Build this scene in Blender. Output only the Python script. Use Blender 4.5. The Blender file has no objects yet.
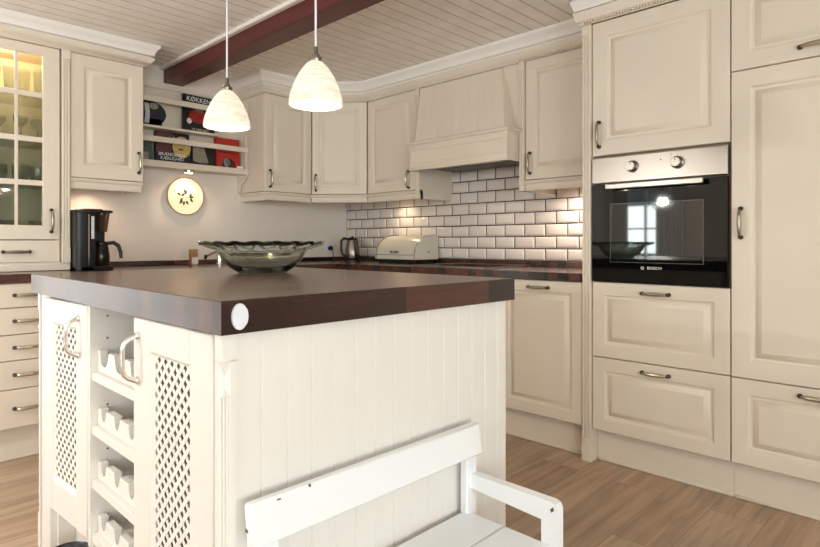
import bpy, bmesh, math, random
from mathutils import Vector, Matrix
random.seed(7)
S = bpy.context.scene
COL = S.collection
PI = math.pi

# ------------------------------------------------------------------ materials
def lin(c):
    return tuple(((x/255)/12.92 if x/255 <= .04045 else ((x/255+.055)/1.055)**2.4) for x in c)
def mat(name, rgb, rough=.5, metal=0., spec=.5, coat=0., bump=0., bscale=60., var=0., vscale=6., emit=None, estr=0., ior=None, trans=0.):
    m = bpy.data.materials.new(name); m.use_nodes = True
    nt = m.node_tree; b = nt.nodes['Principled BSDF']
    c = lin(rgb)
    b.inputs['Base Color'].default_value = (*c, 1)
    b.inputs['Roughness'].default_value = rough
    b.inputs['Metallic'].default_value = metal
    b.inputs['Specular IOR Level'].default_value = spec
    b.inputs['Coat Weight'].default_value = coat
    b.inputs['Coat Roughness'].default_value = .08
    if ior: b.inputs['IOR'].default_value = ior
    if trans: b.inputs['Transmission Weight'].default_value = trans
    if emit:
        b.inputs['Emission Color'].default_value = (*lin(emit), 1)
        b.inputs['Emission Strength'].default_value = estr
    tc = nt.nodes.new('ShaderNodeTexCoord')
    if var:
        n = nt.nodes.new('ShaderNodeTexNoise'); n.inputs['Scale'].default_value = vscale; n.inputs['Detail'].default_value = 5
        r = nt.nodes.new('ShaderNodeMapRange')
        r.inputs['From Min'].default_value = .3; r.inputs['From Max'].default_value = .7
        r.inputs['To Min'].default_value = 1-var; r.inputs['To Max'].default_value = 1+var
        mx = nt.nodes.new('ShaderNodeVectorMath'); mx.operation = 'SCALE'
        mx.inputs[0].default_value = c
        nt.links.new(tc.outputs['Object'], n.inputs['Vector']); nt.links.new(n.outputs['Fac'], r.inputs['Value'])
        nt.links.new(r.outputs['Result'], mx.inputs['Scale']); nt.links.new(mx.outputs['Vector'], b.inputs['Base Color'])
    if bump:
        n2 = nt.nodes.new('ShaderNodeTexNoise'); n2.inputs['Scale'].default_value = bscale; n2.inputs['Detail'].default_value = 3
        bp = nt.nodes.new('ShaderNodeBump'); bp.inputs['Strength'].default_value = bump; bp.inputs['Distance'].default_value = .002
        nt.links.new(tc.outputs['Object'], n2.inputs['Vector']); nt.links.new(n2.outputs['Fac'], bp.inputs['Height'])
        nt.links.new(bp.outputs['Normal'], b.inputs['Normal'])
    return m

def wood(name, base, dark, bw, bh, rough, coat=0., mortar=None, msize=.001, grain=(2.5, 40, 40), gcon=.25, xscale=1., varmix=1., spec=.5):
    """staves / planks running along X, with stretched grain"""
    m = bpy.data.materials.new(name); m.use_nodes = True
    nt = m.node_tree; b = nt.nodes['Principled BSDF']; N = nt.nodes.new; L = nt.links.new
    tc = N('ShaderNodeTexCoord'); geo = N('ShaderNodeNewGeometry')
    br = N('ShaderNodeTexBrick'); br.offset = .37; br.offset_frequency = 2
    br.inputs['Color1'].default_value = (*lin(base), 1); br.inputs['Color2'].default_value = (*lin(dark), 1)
    br.inputs['Mortar'].default_value = (*lin(mortar or dark), 1)
    br.inputs['Scale'].default_value = 1; br.inputs['Mortar Size'].default_value = msize; br.inputs['Mortar Smooth'].default_value = .2
    br.inputs['Brick Width'].default_value = bw; br.inputs['Row Height'].default_value = bh; br.inputs['Bias'].default_value = 0
    L(geo.outputs['Position'], br.inputs['Vector'])
    mp = N('ShaderNodeMapping'); mp.inputs['Scale'].default_value = grain
    L(geo.outputs['Position'], mp.inputs['Vector'])
    # shift the grain in each stave so it does not run across joints
    sh = N('ShaderNodeVectorMath'); sh.operation = 'ADD'
    sc = N('ShaderNodeVectorMath'); sc.operation = 'SCALE'; sc.inputs['Scale'].default_value = 35
    L(br.outputs['Color'], sc.inputs[0]); L(mp.outputs['Vector'], sh.inputs[0]); L(sc.outputs['Vector'], sh.inputs[1])
    n = N('ShaderNodeTexNoise'); n.inputs['Scale'].default_value = 1; n.inputs['Detail'].default_value = 7; n.inputs['Roughness'].default_value = .62
    n.inputs['Distortion'].default_value = .6
    L(sh.outputs['Vector'], n.inputs['Vector'])
    r = N('ShaderNodeMapRange'); r.inputs['From Min'].default_value = .28; r.inputs['From Max'].default_value = .72
    r.inputs['To Min'].default_value = 1-gcon; r.inputs['To Max'].default_value = 1+gcon
    L(n.outputs['Fac'], r.inputs['Value'])
    n3 = N('ShaderNodeTexNoise'); n3.inputs['Scale'].default_value = 2.2; n3.inputs['Detail'].default_value = 2
    L(geo.outputs['Position'], n3.inputs['Vector'])
    r3 = N('ShaderNodeMapRange'); r3.inputs['From Min'].default_value = .3; r3.inputs['From Max'].default_value = .7
    r3.inputs['To Min'].default_value = .88; r3.inputs['To Max'].default_value = 1.12
    L(n3.outputs['Fac'], r3.inputs['Value'])
    mm = N('ShaderNodeMath'); mm.operation = 'MULTIPLY'; L(r.outputs['Result'], mm.inputs[0]); L(r3.outputs['Result'], mm.inputs[1])
    mx = N('ShaderNodeVectorMath'); mx.operation = 'SCALE'
    L(br.outputs['Color'], mx.inputs[0]); L(mm.outputs['Value'], mx.inputs['Scale'])
    L(mx.outputs['Vector'], b.inputs['Base Color'])
    b.inputs['Roughness'].default_value = rough; b.inputs['Coat Weight'].default_value = coat; b.inputs['Coat Roughness'].default_value = .12
    b.inputs['Specular IOR Level'].default_value = spec
    bp = N('ShaderNodeBump'); bp.inputs['Strength'].default_value = .12; bp.inputs['Distance'].default_value = .001
    L(n.outputs['Fac'], bp.inputs['Height']); L(bp.outputs['Normal'], b.inputs['Normal'])
    return m

def thin_glass(name, tint=(235, 240, 238), refl=1.5, haze=0.):
    m = bpy.data.materials.new(name); m.use_nodes = True
    nt = m.node_tree; nt.nodes.clear(); N = nt.nodes.new; L = nt.links.new
    out = N('ShaderNodeOutputMaterial'); mix = N('ShaderNodeMixShader'); t = N('ShaderNodeBsdfTransparent'); g = N('ShaderNodeBsdfGlossy')
    f = N('ShaderNodeMath'); f.operation = 'MULTIPLY_ADD'; lw = N('ShaderNodeLayerWeight'); lw.inputs['Blend'].default_value = .5
    pw = N('ShaderNodeMath'); pw.operation = 'POWER'; pw.inputs[1].default_value = 4.; L(lw.outputs['Facing'], pw.inputs[0])
    L(pw.outputs['Value'], f.inputs[0]); f.inputs[1].default_value = .75; f.inputs[2].default_value = ((refl-1)/(refl+1))**2
    t.inputs['Color'].default_value = (*lin(tint), 1); g.inputs['Roughness'].default_value = .03
    L(f.outputs['Value'], mix.inputs['Fac']); L(t.outputs['BSDF'], mix.inputs[1]); L(g.outputs['BSDF'], mix.inputs[2])
    if haze:
        d = N('ShaderNodeBsdfTranslucent'); d.inputs['Color'].default_value = (*lin(tint), 1)
        m2 = N('ShaderNodeMixShader'); m2.inputs['Fac'].default_value = haze
        L(mix.outputs['Shader'], m2.inputs[1]); L(d.outputs['BSDF'], m2.inputs[2]); L(m2.outputs['Shader'], out.inputs['Surface'])
    else: L(mix.outputs['Shader'], out.inputs['Surface'])
    return m

M = {}
M['cream'] = mat('cream_paint', (224, 212, 197), .38, spec=.4, var=.025, vscale=3, bump=.05, bscale=120)
M['island'] = mat('island_daylit_cream', (230, 225, 219), .42, spec=.4, var=.02, vscale=3, bump=.05, bscale=120)  # cabinet cream made whiter, the daylight on the island put into its colour
M['carcass'] = mat('carcass_shade_brown', (132, 112, 90), .6)  # darkened brown so the gaps between fronts read as shade
M['inside'] = mat('cabinet_inside', (216, 202, 176), .6, var=.03)
M['white_trim'] = mat('white_trim_paint', (238, 234, 230), .5, bump=.05)
M['wall'] = mat('wall_paint', (234, 224, 215), .8, var=.02, vscale=2, bump=.08, bscale=200)
M['ceil'] = mat('ceiling_board_paint', (245, 240, 235), .6, var=.05, vscale=9, bump=.1, bscale=50)
M['groove'] = mat('ceiling_groove', (150, 136, 120), .8)
M['counter'] = wood('dark_stained_oak_worktop', (88, 48, 33), (36, 23, 20), .34, .058, .25, coat=.2, gcon=.38)
M['black_counter'] = mat('dark_worktop_edge', (40, 34, 33), .3, var=.2, vscale=20, coat=.2)
M['floor'] = wood('oak_laminate', (186, 160, 136), (168, 140, 116), 1.25, .19, .4, mortar=(124, 100, 80), msize=.001, grain=(1.6, 22, 10), gcon=.34)
M['beam'] = wood('dark_red_stained_beam', (88, 26, 24), (74, 20, 20), 9, 3, .42, grain=(40, 2, 40), gcon=.25, coat=.15)
M['pewter'] = mat('pewter', (176, 168, 150), .3, metal=.9)
M['dark_pewter'] = mat('dark_pewter', (74, 66, 54), .4, metal=.6)
M['dark_chrome'] = mat('dark_chrome', (120, 114, 106), .2, metal=1)
M['kettle_steel'] = mat('kettle_steel', (128, 121, 114), .22, metal=1)
M['inner_glass'] = mat('oven_window_glass', (8, 11, 11), .03, spec=.5, ior=1.8)
M['black_metal'] = mat('black_metal', (30, 26, 22), .4, metal=.3)
M['chrome'] = mat('chrome', (225, 222, 216), .12, metal=1)
M['steel'] = mat('brushed_steel', (160, 153, 146), .3, metal=1, bump=.1, bscale=12)
M['dark_steel'] = mat('dark_filter_steel', (70, 68, 66), .35, metal=.9)
M['black_glass'] = mat('black_oven_glass', (6, 8, 9), .03, spec=.5, ior=1.48)
M['black_plastic'] = mat('black_plastic', (13, 14, 17), .3, spec=.35)
M['tile'] = mat('white_glazed_tile', (226, 216, 210), .07, spec=.55, var=.015, vscale=5)
M['grout'] = mat('dark_grout', (58, 44, 38), .9)
M['bench'] = mat('white_bench_paint', (240, 241, 244), .35, spec=.5, bump=.06, bscale=40)
M['chip'] = mat('chipped_wood', (90, 80, 74), .8)
M['white_plastic'] = mat('white_plastic', (226, 226, 236), .35, var=.06, vscale=300)
M['shade'] = None
M['glass'] = thin_glass('clear_glass')
M['smoke'] = thin_glass('smoky_plastic', (188, 176, 164), haze=.35)
M['bowl'] = mat('green_tinted_glass', (231, 239, 233), .03, ior=1.48, trans=1.)
M['crystal'] = thin_glass('crystal_glass', (240, 242, 238), refl=1.6, haze=.12)
M['pink_plastic'] = thin_glass('pinkish_plastic', (226, 196, 178), haze=.75)
M['bin'] = mat('cream_enamel', (214, 208, 194), .25, spec=.5)
M['red'] = mat('red_cloth_cover', (176, 44, 34), .45)
M['blackbook'] = mat('black_cover', (22, 20, 22), .35)
M['navy'] = mat('navy_cover', (24, 30, 46), .35)
M['teal'] = mat('teal_cover', (66, 84, 82), .45, var=.25, vscale=40)
M['greypic'] = mat('grey_picture', (150, 140, 126), .5, var=.2, vscale=30)
M['redpic'] = mat('red_pot_picture', (150, 34, 26), .4, var=.35, vscale=40)
M['piepic'] = mat('yellow_pie_picture', (206, 178, 104), .5, var=.2, vscale=70)
M['berry'] = mat('berry_picture', (96, 52, 56), .5, var=.7, vscale=110)
M['paper'] = mat('paper', (226, 218, 204), .7)
M['bluewhite'] = mat('white_picture', (198, 200, 206), .4, var=.2, vscale=60)
M['plate'] = mat('cream_plate_glaze', (240, 228, 206), .3)
M['olive'] = mat('olive_green_paint', (70, 74, 40), .5)
M['plate_rim'] = mat('brown_plate_rim', (160, 112, 70), .5)
M['curtain'] = mat('white_curtain', (235, 234, 230), .9, bump=.2, bscale=20)
M['lamp'] = mat('lit_lamp', (255, 236, 200), .5, emit=(255, 214, 150), estr=6)
M['led'] = mat('lit_hood_lamp', (255, 250, 240), .5, emit=(255, 236, 205), estr=3)
M['white'] = mat('white_print', (240, 240, 240), .5)
M['board'] = mat('brown_wood', (120, 74, 50), .4, var=.2, vscale=25)
M['basket'] = mat('dark_bowl', (34, 26, 22), .35, var=.4, vscale=60)

def shade_mat():
    m = bpy.data.materials.new('lit_opal_glass'); m.use_nodes = True
    nt = m.node_tree; b = nt.nodes['Principled BSDF']; N = nt.nodes.new; L = nt.links.new
    tc = N('ShaderNodeTexCoord')
    mp = N('ShaderNodeMapping'); mp.inputs['Rotation'].default_value = (.0, .5, .0); mp.inputs['Scale'].default_value = (14, 14, 60)
    L(tc.outputs['Object'], mp.inputs['Vector'])
    n = N('ShaderNodeTexNoise'); n.inputs['Scale'].default_value = 1.; n.inputs['Detail'].default_value = 4; n.inputs['Distortion'].default_value = 1.2
    L(mp.outputs['Vector'], n.inputs['Vector'])
    cr = N('ShaderNodeValToRGB')
    cr.color_ramp.elements[0].position = .34; cr.color_ramp.elements[0].color = (*lin((236, 206, 166)), 1)
    cr.color_ramp.elements[1].position = .52; cr.color_ramp.elements[1].color = (*lin((255, 243, 222)), 1)
    L(n.outputs['Fac'], cr.inputs['Fac'])
    L(cr.outputs['Color'], b.inputs['Emission Color']); b.inputs['Emission Strength'].default_value = SHADE_E
    b.inputs['Base Color'].default_value = (.32, .3, .27, 1); b.inputs['Roughness'].default_value = .15
    return m
SHADE_E = .57
M['shade'] = shade_mat()

# ------------------------------------------------------------------ mesh builder
class MB:
    def __init__(s):
        s.bm = bmesh.new(); s.mats = []; s.frame()
    def frame(s, o=(0, 0, 0), u=(1, 0, 0), v=(0, 0, 1), n=(0, -1, 0)):
        s.o, s.u, s.v, s.n = map(Vector, (o, u, v, n)); s.world = False; return s
    def w(s):
        """world axes: (x,y,z)"""
        s.o, s.u, s.v, s.n = Vector((0, 0, 0)), Vector((1, 0, 0)), Vector((0, 1, 0)), Vector((0, 0, 1)); return s
    def P(s, a, b, c): return s.o + s.u*a + s.v*b + s.n*c
    def mi(s, m):
        if m not in s.mats: s.mats.append(m)
        return s.mats.index(m)
    def face(s, vs, m, smooth=False):
        try:
            f = s.bm.faces.new(vs); f.material_index = s.mi(m); f.smooth = smooth; return f
        except ValueError: return None
    def box(s, a0, b0, c0, a1, b1, c1, m, bev=0.):
        p = [s.bm.verts.new(s.P(a, b, c)) for c in (c0, c1) for b in (b0, b1) for a in (a0, a1)]
        fs = [s.face([p[i] for i in q], m) for q in ((0, 2, 3, 1), (4, 5, 7, 6), (0, 1, 5, 4), (2, 6, 7, 3), (0, 4, 6, 2), (1, 3, 7, 5))]
        if bev:
            ed = list({e for f in fs for e in f.edges})
            r = bmesh.ops.bevel(s.bm, geom=ed, offset=bev, segments=1, affect='EDGES', profile=.5)
        return s
    def prism(s, pts, c0, c1, m, bev=0., smooth=False):
        """outline (a,b) extruded from c0 to c1"""
        A = [s.bm.verts.new(s.P(a, b, c0)) for a, b in pts]; B = [s.bm.verts.new(s.P(a, b, c1)) for a, b in pts]
        fs = [s.face(A[::-1], m), s.face(B, m)]
        k = len(pts)
        for i in range(k): fs.append(s.face([A[i], A[(i+1) % k], B[(i+1) % k], B[i]], m, smooth))
        if bev:
            ed = list(fs[1].edges)
            bmesh.ops.bevel(s.bm, geom=ed, offset=bev, segments=1, affect='EDGES')
        return s
    def rings(s, w, h, prof, m, back=True):
        """nested rectangles: prof = [(inset, depth)...]"""
        L = []
        for i, d in prof:
            L.append([s.bm.verts.new(s.P(a, b, d)) for a, b in ((i, i), (w-i, i), (w-i, h-i), (i, h-i))])
        for A, B in zip(L, L[1:]):
            for k in range(4): s.face([A[k], A[(k+1) % 4], B[(k+1) % 4], B[k]], m)
        s.face(L[-1], m)
        if back: s.face(L[0][::-1], m)
        return s
    def frame_ring(s, w, h, prof, m):
        """a rectangular frame with hole: closed profile loop of (inset, depth)"""
        L = []
        for i, d in prof:
            L.append([s.bm.verts.new(s.P(a, b, d)) for a, b in ((i, i), (w-i, i), (w-i, h-i), (i, h-i))])
        k2 = len(L)
        for j in range(k2):
            A, B = L[j], L[(j+1) % k2]
            for k in range(4): s.face([A[k], A[(k+1) % 4], B[(k+1) % 4], B[k]], m)
        return s
    def tube(s, pts, r, m, seg=8, cap=True):
        pts = [s.P(*p) for p in pts]; n = len(pts)
        rr = r if isinstance(r, (list, tuple)) else [r]*n
        prev = None; R = []
        for i, p in enumerate(pts):
            t = (pts[min(i+1, n-1)] - pts[max(i-1, 0)]).normalized()
            if prev is None:
                a = Vector((0, 0, 1)) if abs(t.z) < .9 else Vector((1, 0, 0))
                x = t.cross(a).normalized()
            else:
                x = (prev - t*prev.dot(t)).normalized()
            prev = x; y = t.cross(x)
            R.append([s.bm.verts.new(p + (x*math.cos(2*PI*k/seg) + y*math.sin(2*PI*k/seg))*rr[i]) for k in range(seg)])
        for A, B in zip(R, R[1:]):
            for k in range(seg): s.face([A[k], A[(k+1) % seg], B[(k+1) % seg], B[k]], m, True)
        if cap: s.face(R[0][::-1], m); s.face(R[-1], m)
        return s
    def lathe(s, c, prof, m, seg=24, a0=0., mod=None, ax='v'):
        """profile [(r, h)] about the frame's v (or n) axis at centre c=(a,b,c)"""
        R = []
        for j, (r, h) in enumerate(prof):
            ring = []
            for k in range(seg):
                t = a0 + 2*PI*k/seg; rr, hh = (r, h) if mod is None else mod(j, t, r, h)
                if ax == 'v': q = s.P(c[0]+rr*math.cos(t), c[1]+hh, c[2]-rr*math.sin(t))
                else: q = s.P(c[0]+rr*math.cos(t), c[1]+rr*math.sin(t), c[2]+hh)
                ring.append(q)
            if r < 1e-6: R.append([s.bm.verts.new(ring[0])])
            else: R.append([s.bm.verts.new(q) for q in ring])
        for A, B in zip(R, R[1:]):
            for k in range(seg):
                k2 = (k+1) % seg
                if len(A) == 1 and len(B) == 1: continue
                if len(A) == 1: s.face([A[0], B[k2], B[k]], m, True)
                elif len(B) == 1: s.face([A[k], A[k2], B[0]], m, True)
                else: s.face([A[k], A[k2], B[k2], B[k]], m, True)
        return s
    def sweep(s, path, prof, m, side=1, closed=True):
        """world plan path [(x,y)], profile [(out, z)] mitred; closed profile loop with capped ends"""
        n = len(path); nor = []
        for i in range(n-1):
            d = Vector((path[i+1][0]-path[i][0], path[i+1][1]-path[i][1])).normalized()
            nor.append(Vector((-d.y, d.x))*side)
        off = []
        for i in range(n):
            if i == 0: off.append(nor[0])
            elif i == n-1: off.append(nor[-1])
            else:
                b = (nor[i-1]+nor[i]).normalized(); off.append(b/max(.2, b.dot(nor[i])))
        R = [[s.bm.verts.new((path[i][0]+off[i].x*o, path[i][1]+off[i].y*o, z)) for o, z in prof] for i in range(n)]
        k = len(prof)
        for A, B in zip(R, R[1:]):
            for j in range(k): s.face([A[j], A[(j+1) % k], B[(j+1) % k], B[j]], m)
        s.face(R[0], m); s.face(R[-1][::-1], m)
        return s
    def build(s, name, parent=None, smooth_angle=40):
        bmesh.ops.remove_doubles(s.bm, verts=s.bm.verts, dist=1e-6)
        bmesh.ops.recalc_face_normals(s.bm, faces=s.bm.faces)
        root = parent
        while root is not None and root.parent is not None: root = root.parent
        me = bpy.data.meshes.new(name)
        if root is not None:
            mw = Matrix.Translation(root.location) @ root.rotation_euler.to_matrix().to_4x4()
            s.bm.transform(mw.inverted())
        s.bm.to_mesh(me); s.bm.free()
        for m in s.mats: me.materials.append(M[m])
        me.set_sharp_from_angle(angle=math.radians(smooth_angle))
        o = bpy.data.objects.new(name, me); COL.objects.link(o)
        if parent is not None: o.parent = parent
        return o

def thing(name, label, cat, loc=(0, 0, 0), group=None, rz=0):
    o = bpy.data.objects.new(name, None); COL.objects.link(o); o.location = loc; o.rotation_euler = (0, 0, rz)
    o.empty_display_size = .05
    return tag(o, label, cat, group)
def tag(o, label, cat, group=None):
    o['label'] = label; o['category'] = cat
    if group: o['group'] = group
    return o
def struct(o): o['kind'] = 'structure'; return o
def rehome(o):
    """move a single-mesh thing's origin to its base centre"""
    me = o.data; xs = [v.co for v in me.vertices]
    c = Vector(((min(v.x for v in xs)+max(v.x for v in xs))/2, (min(v.y for v in xs)+max(v.y for v in xs))/2, min(v.z for v in xs)))
    me.transform(Matrix.Translation(-c)); o.location = c
    return o
def text(body, name, parent, o, u, v, size, m, extr=.0004, align='CENTER', sx=1.):
    cu = bpy.data.curves.new(name, 'FONT'); cu.body = body; cu.size = size; cu.extrude = extr; cu.align_x = align; cu.align_y = 'CENTER'
    ob = bpy.data.objects.new('tmp', cu); COL.objects.link(ob)
    dg = bpy.context.evaluated_depsgraph_get(); me = bpy.data.meshes.new_from_object(ob.evaluated_get(dg))
    bpy.data.objects.remove(ob); bpy.data.curves.remove(cu)
    u = Vector(u); v = Vector(v); n = u.cross(v)
    T = Matrix(((u.x*sx, v.x, n.x, o[0]), (u.y*sx, v.y, n.y, o[1]), (u.z*sx, v.z, n.z, o[2]), (0, 0, 0, 1)))
    root = parent
    while root.parent is not None: root = root.parent
    mw = Matrix.Translation(root.location) @ root.rotation_euler.to_matrix().to_4x4()
    me.transform(mw.inverted() @ T); me.materials.clear(); me.materials.append(M[m])
    q = bpy.data.objects.new(name, me); COL.objects.link(q); q.parent = parent
    return q

# frames of the two cabinet walls: (u, n)
RU, RN = (0, -1, 0), (-1, 0, 0)        # right wall, fronts look towards -X
BU, BN = (1, 0, 0), (0, -1, 0)         # back wall, fronts look towards -Y
UP = (0, 0, 1)
XT, XW, YW = 2.637, 3.237, 3.93        # tall fronts, right wall, back wall
XF, YF = 2.887, 3.58                   # wall-cabinet fronts
XP = .004                              # gaps between fronts
ZC = .917                              # worktop height
ZD0, ZD1 = 1.435, 2.145                # wall-cabinet door bottom / top
ZCEIL = 2.255

# ------------------------------------------------------------------ shared kitchen parts
def handle(parent, o, u, n, vertical=True, L=.126, out=.03, kind='antique', r=.0078):
    """bow handle centred at o on the front plane"""
    b = MB(); axis = UP if vertical else u
    other = u if vertical else UP
    b.frame(o, axis, other, n)
    h = L/2
    if kind == 'antique':
        pts = []; rr = []
        for i in range(13):
            t = -1+2*i/12
            pts.append((t*h*.93, 0, .010+(out-.010)*(1-abs(t)**4))); rr.append(r*(.62+.55*(1-t*t)))
        b.tube(pts, rr, 'pewter', 8)
        for sgn in (-1, 1):
            b.lathe((sgn*h*.93, 0, 0), [(0, 0), (.009, 0), (.0095, .004), (.0065, .010), (.0075, .015), (.004, .019), (0, .02)], 'dark_pewter', 12, ax='n')
            b.tube([(sgn*h*.80, 0, .012+(out-.010)*.45), (sgn*h*.95, 0, .010)], [.0065, .007], 'dark_pewter', 8)
    else:
        pts = []
        for i in range(15):
            t = -1+2*i/14; pts.append((t*h, 0, .004+(out-.004)*(1-abs(t)**6)))
        b.tube(pts, [r*(1.35 if abs(-1+2*i/14) > .93 else 1) for i in range(15)], 'chrome', 10)
        for sgn in (-1, 1): b.lathe((sgn*h, 0, 0), [(0, 0), (.010, 0), (.010, .004), (.006, .008), (0, .008)], 'chrome', 12, ax='n')
    return b.build('handle', parent)

def panel_prof(fr=.066, t=.02):
    return [(0, -t), (0, -.003), (.003, 0), (fr-.004, 0), (fr, -.003), (fr+.004, -.009), (fr+.012, -.011), (fr+.015, -.011), (fr+.017, -.008), (fr+.036, -.001), (fr+.038, .0012), (fr+.041, .0012)]
def front(parent, name, o, u, n, w, h, hpos=None, hvert=True, fr=.066, m='cream', plain=False, hk='antique'):
    b = MB().frame(o, u, UP, n)
    b.rings(w, h, [(0, -.02), (0, -.003), (.003, 0)] if plain else panel_prof(fr), m)
    d = b.build(name, parent)
    if hpos:
        p = Vector(o)+Vector(u)*hpos[0]+Vector(UP)*hpos[1]
        handle(d, p, u, n, hvert, kind=hk)
    return d
def carcass(parent, lo, hi, m='cream', name='carcass', openfront=None):
    b = MB().w(); b.box(*lo, *hi, m); return b.build(name, parent)
def pilaster(parent, o, u, n, w, h, m='cream', proud=.012, flutes=3, foot=True, name='pilaster', top=True):
    """fluted strip of width w, height h starting at o (bottom-left of front)"""
    b = MB().frame(o, u, UP, n)
    z0 = .115 if foot else .03; z1 = h-(.06 if top else .03)
    b.box(0, 0, -.06, w, h, proud-.005, m)
    if foot:
        b.box(-.001, 0, -.05, w+.001, .075, proud+.003, m, .002); b.prism([(0, .075), (w, .075), (w*.85, .095), (w*.5, .106), (w*.15, .095)], 0, proud+.001, m)
    if top: b.box(-.001, h-.05, -.05, w+.001, h, proud+.002, m, .002)
    k = w/(flutes+.0)
    for i in range(flutes):
        b.box(i*k+k*.14, z0, 0, (i+1)*k-k*.14, z1, proud, m, min(.0022, k*.3))
    return b.build(name, parent)
def plinth_bead(parent, y0, y1, x):
    b = MB().w(); b.box(x-.010, y0, 0, x, y1, .014, 'cream', .004); return b.build('plinth_bead', parent)
def pelmet(parent, path, m='cream', z=1.372, h=.063, side=1):
    b = MB(); h -= .005; prof = [(-.03, z), (-.012, z), (-.008, z+.006), (-.008, z+h-.022), (-.004, z+h-.018), (.001, z+h-.012), (.003, z+h-.004), (.001, z+h), (-.03, z+h)]
    b.sweep(path, prof, m, side); return b.build('light_pelmet', parent)

# ------------------------------------------------------------------ the room
RX0, RY0 = -3.2, -3.0
def build_room():
    b = MB().w(); b.box(RX0-.2, RY0-.2, -.1, XW+.2, YW+.2, 0, 'floor'); struct(b.build('floor'))
    # boarded ceiling: boards along X with V grooves
    b = MB(); p = .087; y = YW+.01-.0
    y0 = 1.504 - p*50
    ys = []
    k = 0
    while y0+k*p < YW+.2:
        yy = y0+k*p; k += 1
        if yy < RY0-.2: continue
        ys.append(yy)
    g = .0022
    def strip(ya, za, yb, zb, m):
        v = [b.bm.verts.new(q) for q in ((RX0-.2, ya, za), (XW+.2, ya, za), (XW+.2, yb, zb), (RX0-.2, yb, zb))]; b.face(v, m)
    for ya, yb in zip(ys, ys[1:]):
        strip(ya-g, ZCEIL, ya, ZCEIL+.007, 'groove'); strip(ya, ZCEIL+.007, ya+g, ZCEIL, 'groove')
        strip(ya+g, ZCEIL, yb-g, ZCEIL, 'ceil')
    b.w(); b.box(RX0-.2, RY0-.2, ZCEIL+.008, XW+.2, YW+.2, ZCEIL+.12, 'ceil')
    c = struct(b.build('ceiling'))
    # walls with openings: (thick boxes around holes)
    def wall(name, axis, pos, thick, lo, hi, holes):
        b = MB().w()
        def bx(a0, z0, a1, z1):
            if a1-a0 < 1e-4 or z1-z0 < 1e-4: return
            if axis == 'y': b.box(a0, min(pos, pos+thick), z0, a1, max(pos, pos+thick), z1, 'wall')
            else: b.box(min(pos, pos+thick), a0, z0, max(pos, pos+thick), a1, z1, 'wall')
        a = lo
        for (h0, h1, z0, z1) in holes:
            bx(a, 0, h0, ZCEIL); bx(h0, 0, h1, z0); bx(h0, z1, h1, ZCEIL); a = h1
        bx(a, 0, hi, ZCEIL)
        return struct(b.build(name))
    wall('wall_back', 'y', YW, .2, RX0, XW, [GD])
    wall('wall_right', 'x', XW, .2, RY0-.2, YW+.2, [])
    wall('wall_left', 'x', RX0, -.2, RY0-.2, YW+.2, [WL2, WL])
    wall('wall_front', 'y', RY0, -.2, RX0, XW, [WF, WF2])
GD = (-1.1, .2, .12, 2.05)     # unseen glazed door, added so the island worktop's side reflects it
WL2 = (-1.6, 1.8, .5, 2.05)  # unseen extra left window, added to light the right-hand fronts evenly
WL = (3.08, 3.86, .55, 2.0)       # curtained window in the left wall
WF = (-2.6, -.5, .5, 2.05)       # windows behind the camera
WF2 = (-.2, 1.3, .5, 2.05)
build_room()
def window(name, axis, pos, inward, hole, cols, rows):
    a0, a1, z0, z1 = hole
    if axis == 'y': b = MB().frame((a0, pos, z0), (1, 0, 0), UP, (0, inward, 0)); u = (1, 0, 0); n = (0, inward, 0)
    else: b = MB().frame((pos, a0, z0), (0, 1, 0), UP, (inward, 0, 0)); u = (0, 1, 0); n = (inward, 0, 0)
    w, h = a1-a0, z1-z0
    b.frame_ring(w, h, [(0, -.12), (0, -.06), (.06, -.06), (.06, -.12)], 'white_trim')
    b.frame_ring(w+.16, h+.16, [(0, 0), (0, 0), (.0, .015), (.08, .015), (.08, 0)], 'white_trim') if False else None
    for i in range(1, cols): b.box(w*i/cols-.015, .05, -.11, w*i/cols+.015, h-.05, -.07, 'white_trim')
    for j in range(1, rows): b.box(.05, h*j/rows-.012, -.108, w-.05, h*j/rows+.012, -.072, 'white_trim')
    fr = struct(b.build(name))
    g = MB()
    if axis == 'y': g.frame((a0, pos, z0), (1, 0, 0), UP, (0, inward, 0))
    else: g.frame((pos, a0, z0), (0, 1, 0), UP, (inward, 0, 0))
    g.box(.055, .055, -.092, w-.055, h-.055, -.088, 'glass')
    pg = g.build('window_glass', fr)
    return fr
window('added_door', 'y', YW, -1, GD, 2, 4)
window('added_window', 'x', RX0, 1, WL2, 3, 2)
window('window_1', 'x', RX0, 1, WL, 2, 2)
window('window_2', 'y', RY0, 1, WF, 2, 2)
window('window_3', 'y', RY0, 1, WF2, 2, 2)

# beam and its white strip
b = MB().w(); b.box(1.635, RY0, 2.15, 1.77, YW, ZCEIL, 'beam', .004); struct(b.build('trim_1'))
b = MB().w(); b.box(1.605, RY0, 2.232, 1.635, YW, ZCEIL, 'white_trim', .004); b.box(1.77, RY0, 2.236, 1.795, YW, ZCEIL, 'white_trim', .004); struct(b.build('trim_2'))

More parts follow.
